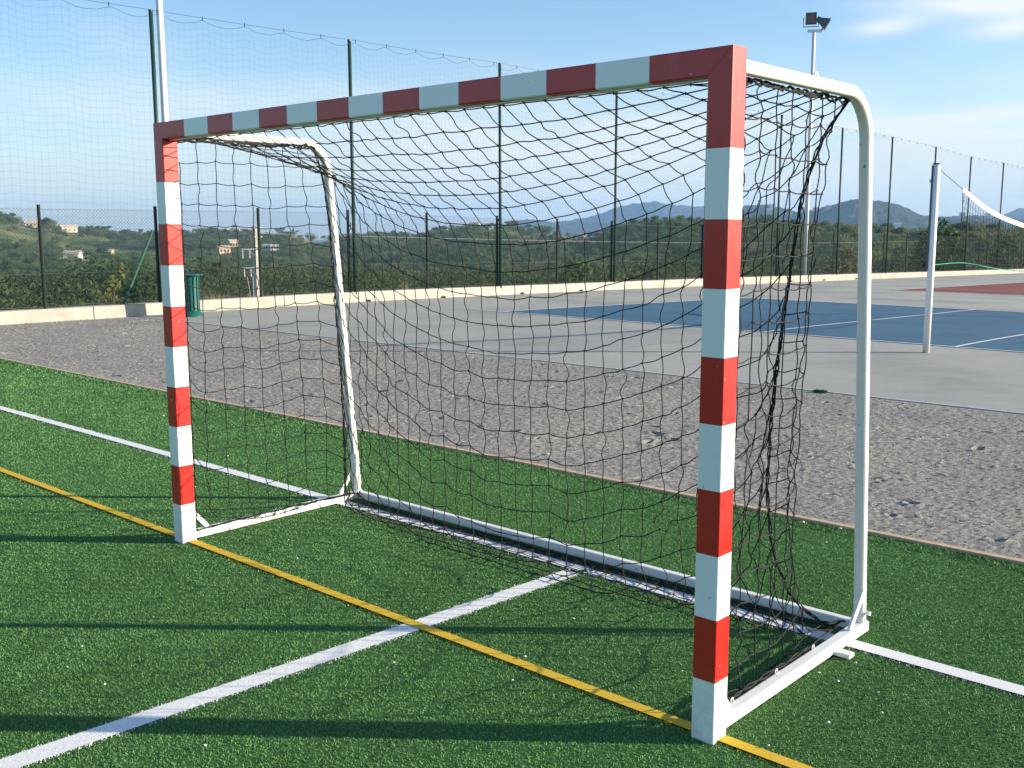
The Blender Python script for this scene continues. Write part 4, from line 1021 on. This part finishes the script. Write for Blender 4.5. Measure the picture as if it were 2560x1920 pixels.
# ------------------------------------------------------------------ air
HZ = 1.5e-4
b = MB(); b.box((-6600, -6600, -66), (6600, 6600, 190)); hzb = b.build('haze', M['white'])
hm = bpy.data.materials.new('thin_haze'); hm.use_nodes = True; nt = hm.node_tree; nt.nodes.remove(nt.nodes['Principled BSDF'])
pv = nt.nodes.new('ShaderNodeVolumePrincipled'); pv.inputs['Color'].default_value = (.36, .62, 1.0, 1); pv.inputs['Density'].default_value = HZ; pv.inputs['Anisotropy'].default_value = .1
nt.links.new(pv.outputs[0], nt.nodes['Material Output'].inputs['Volume']); hzb.data.materials[0] = hm
tag(hzb, 'thin pale blue haze filling the air over the whole valley', 'haze', kind='stuff')

# ------------------------------------------------------------------ light, sky, camera
SUN_AZ = math.atan2(1.0, .83); SUN_EL = math.radians(15.0)
sl = bpy.data.lights.new('sun', 'SUN'); sl.energy = 5.0; sl.angle = math.radians(.53); sl.color = (1.0, .87, .69)
so = bpy.data.objects.new('sun', sl); COL.objects.link(so)
sd = Vector((math.sin(SUN_AZ) * math.cos(SUN_EL), math.cos(SUN_AZ) * math.cos(SUN_EL), math.sin(SUN_EL)))
so.rotation_euler = sd.to_track_quat('Z', 'Y').to_euler()
w = bpy.data.worlds.new('World'); SC.world = w; w.use_nodes = True; nt = w.node_tree
bg = nt.nodes['Background']; sky = nt.nodes.new('ShaderNodeTexSky'); sky.sky_type = 'NISHITA'; sky.sun_disc = False
sky.sun_elevation = SUN_EL; sky.sun_rotation = SUN_AZ; sky.air_density = 1.0; sky.dust_density = .6; sky.ozone_density = 1.5; sky.altitude = 200
bg.inputs['Strength'].default_value = .10
# thin clouds: soft patches by compass direction, broken up with noise
tc = nt.nodes.new('ShaderNodeTexCoord'); sp = nt.nodes.new('ShaderNodeSeparateXYZ'); nt.links.new(tc.outputs['Generated'], sp.inputs[0])
def math_(op, a, b_=None):
    m = nt.nodes.new('ShaderNodeMath'); m.operation = op
    for k, v in ((0, a), (1, b_)):
        if v is None: continue
        if isinstance(v, (int, float)): m.inputs[k].default_value = v
        else: nt.links.new(v, m.inputs[k])
    return m.outputs[0]
azn = math_('MULTIPLY', math_('ARCTAN2', sp.outputs[0], sp.outputs[1]), 180 / PI); eln = math_('MULTIPLY', math_('ARCSINE', sp.outputs[2]), 180 / PI)
cmb = nt.nodes.new('ShaderNodeCombineXYZ'); nt.links.new(math_('MULTIPLY', azn, .10), cmb.inputs[0]); nt.links.new(math_('ADD', math_('MULTIPLY', eln, .38), math_('MULTIPLY', azn, .02)), cmb.inputs[1])
nz1 = N(nt, 'ShaderNodeTexNoise', Scale=1.0, Detail=6.0, Roughness=.5, Distortion=.5); nt.links.new(cmb.outputs[0], nz1.inputs['Vector'])
CL = [(-22.9, 9.95, 1.7, .42, 1.0, .07), (-18.5, 10.75, 4.8, .70, 1.0, -.07), (-16.8, 9.5, 2.2, .45, .7, .03), (-19.2, 5.35, 5.5, .40, .95, .07), (-18.0, 4.5, 6.0, .30, .8, .03), (-17.0, 3.6, 4.0, .4, .45, .02), (-15, 7.0, 4, .7, .2, .0), (-62.1, 9.3, 2.6, .9, .35, -.05), (-64.0, 6.4, 5.5, 1.4, .26, .03), (-55, 6.4, 5, 1.0, .2, 0), (-36, 4.6, 9, 1.5, .22, .02), (-40, 1.2, 44, 2.6, .80, 0), (-30, 4.5, 26, 3.6, .46, 0), (-50, 5.5, 16, 2.2, .35, 0)]
tot = None
for (a, e, wa, we, amp, kk) in CL:
    da = math_('SUBTRACT', azn, a); de = math_('SUBTRACT', math_('SUBTRACT', eln, e), math_('MULTIPLY', da, kk))
    q = math_('ADD', math_('POWER', math_('ABSOLUTE', math_('DIVIDE', da, wa)), 2.0), math_('POWER', math_('ABSOLUTE', math_('DIVIDE', de, we)), 2.0))
    g = math_('MULTIPLY', math_('EXPONENT', math_('MULTIPLY', q, -1.0)), amp); tot = g if tot is None else math_('ADD', tot, g)
mr = nt.nodes.new('ShaderNodeMapRange'); mr.inputs[1].default_value = .30; mr.inputs[2].default_value = .62; mr.inputs[3].default_value = .35; mr.inputs[4].default_value = 1.15
nt.links.new(nz1.outputs['Fac'], mr.inputs[0])
cf = math_('MINIMUM', math_('MULTIPLY', tot, mr.outputs[0]), .95)
clear = mixc(nt, 1.0, sky.outputs[0], (.81, .93, 1.07), 'MULTIPLY')
out = mixc(nt, cf, clear, (4.5, 4.75, 4.65)); nt.links.new(out, bg.inputs['Color'])

cd = bpy.data.cameras.new('camera'); cam = bpy.data.objects.new('camera', cd); COL.objects.link(cam); SC.camera = cam
fwd = Vector((math.sin(YAW) * math.cos(PITCH), math.cos(YAW) * math.cos(PITCH), math.sin(PITCH))); rt = Vector((math.cos(YAW), -math.sin(YAW), 0)); upv = rt.cross(fwd)
c_, s_ = math.cos(ROLL), math.sin(ROLL); rt, upv = rt * c_ + upv * s_, upv * c_ - rt * s_
mt = Matrix((rt, upv, -fwd)).transposed().to_4x4(); mt.translation = CAM; cam.matrix_world = mt
cd.sensor_width = 36; cd.lens = 36 * FPX / 2560; cd.clip_start = .05; cd.clip_end = 20000
SC.view_settings.view_transform = 'Standard'; SC.view_settings.look = 'None'; SC.view_settings.exposure = 1.12; SC.view_settings.gamma = 1.0
SC.cycles.volume_bounces = 0; SC.cycles.max_bounces = 8; SC.cycles.transparent_max_bounces = 8
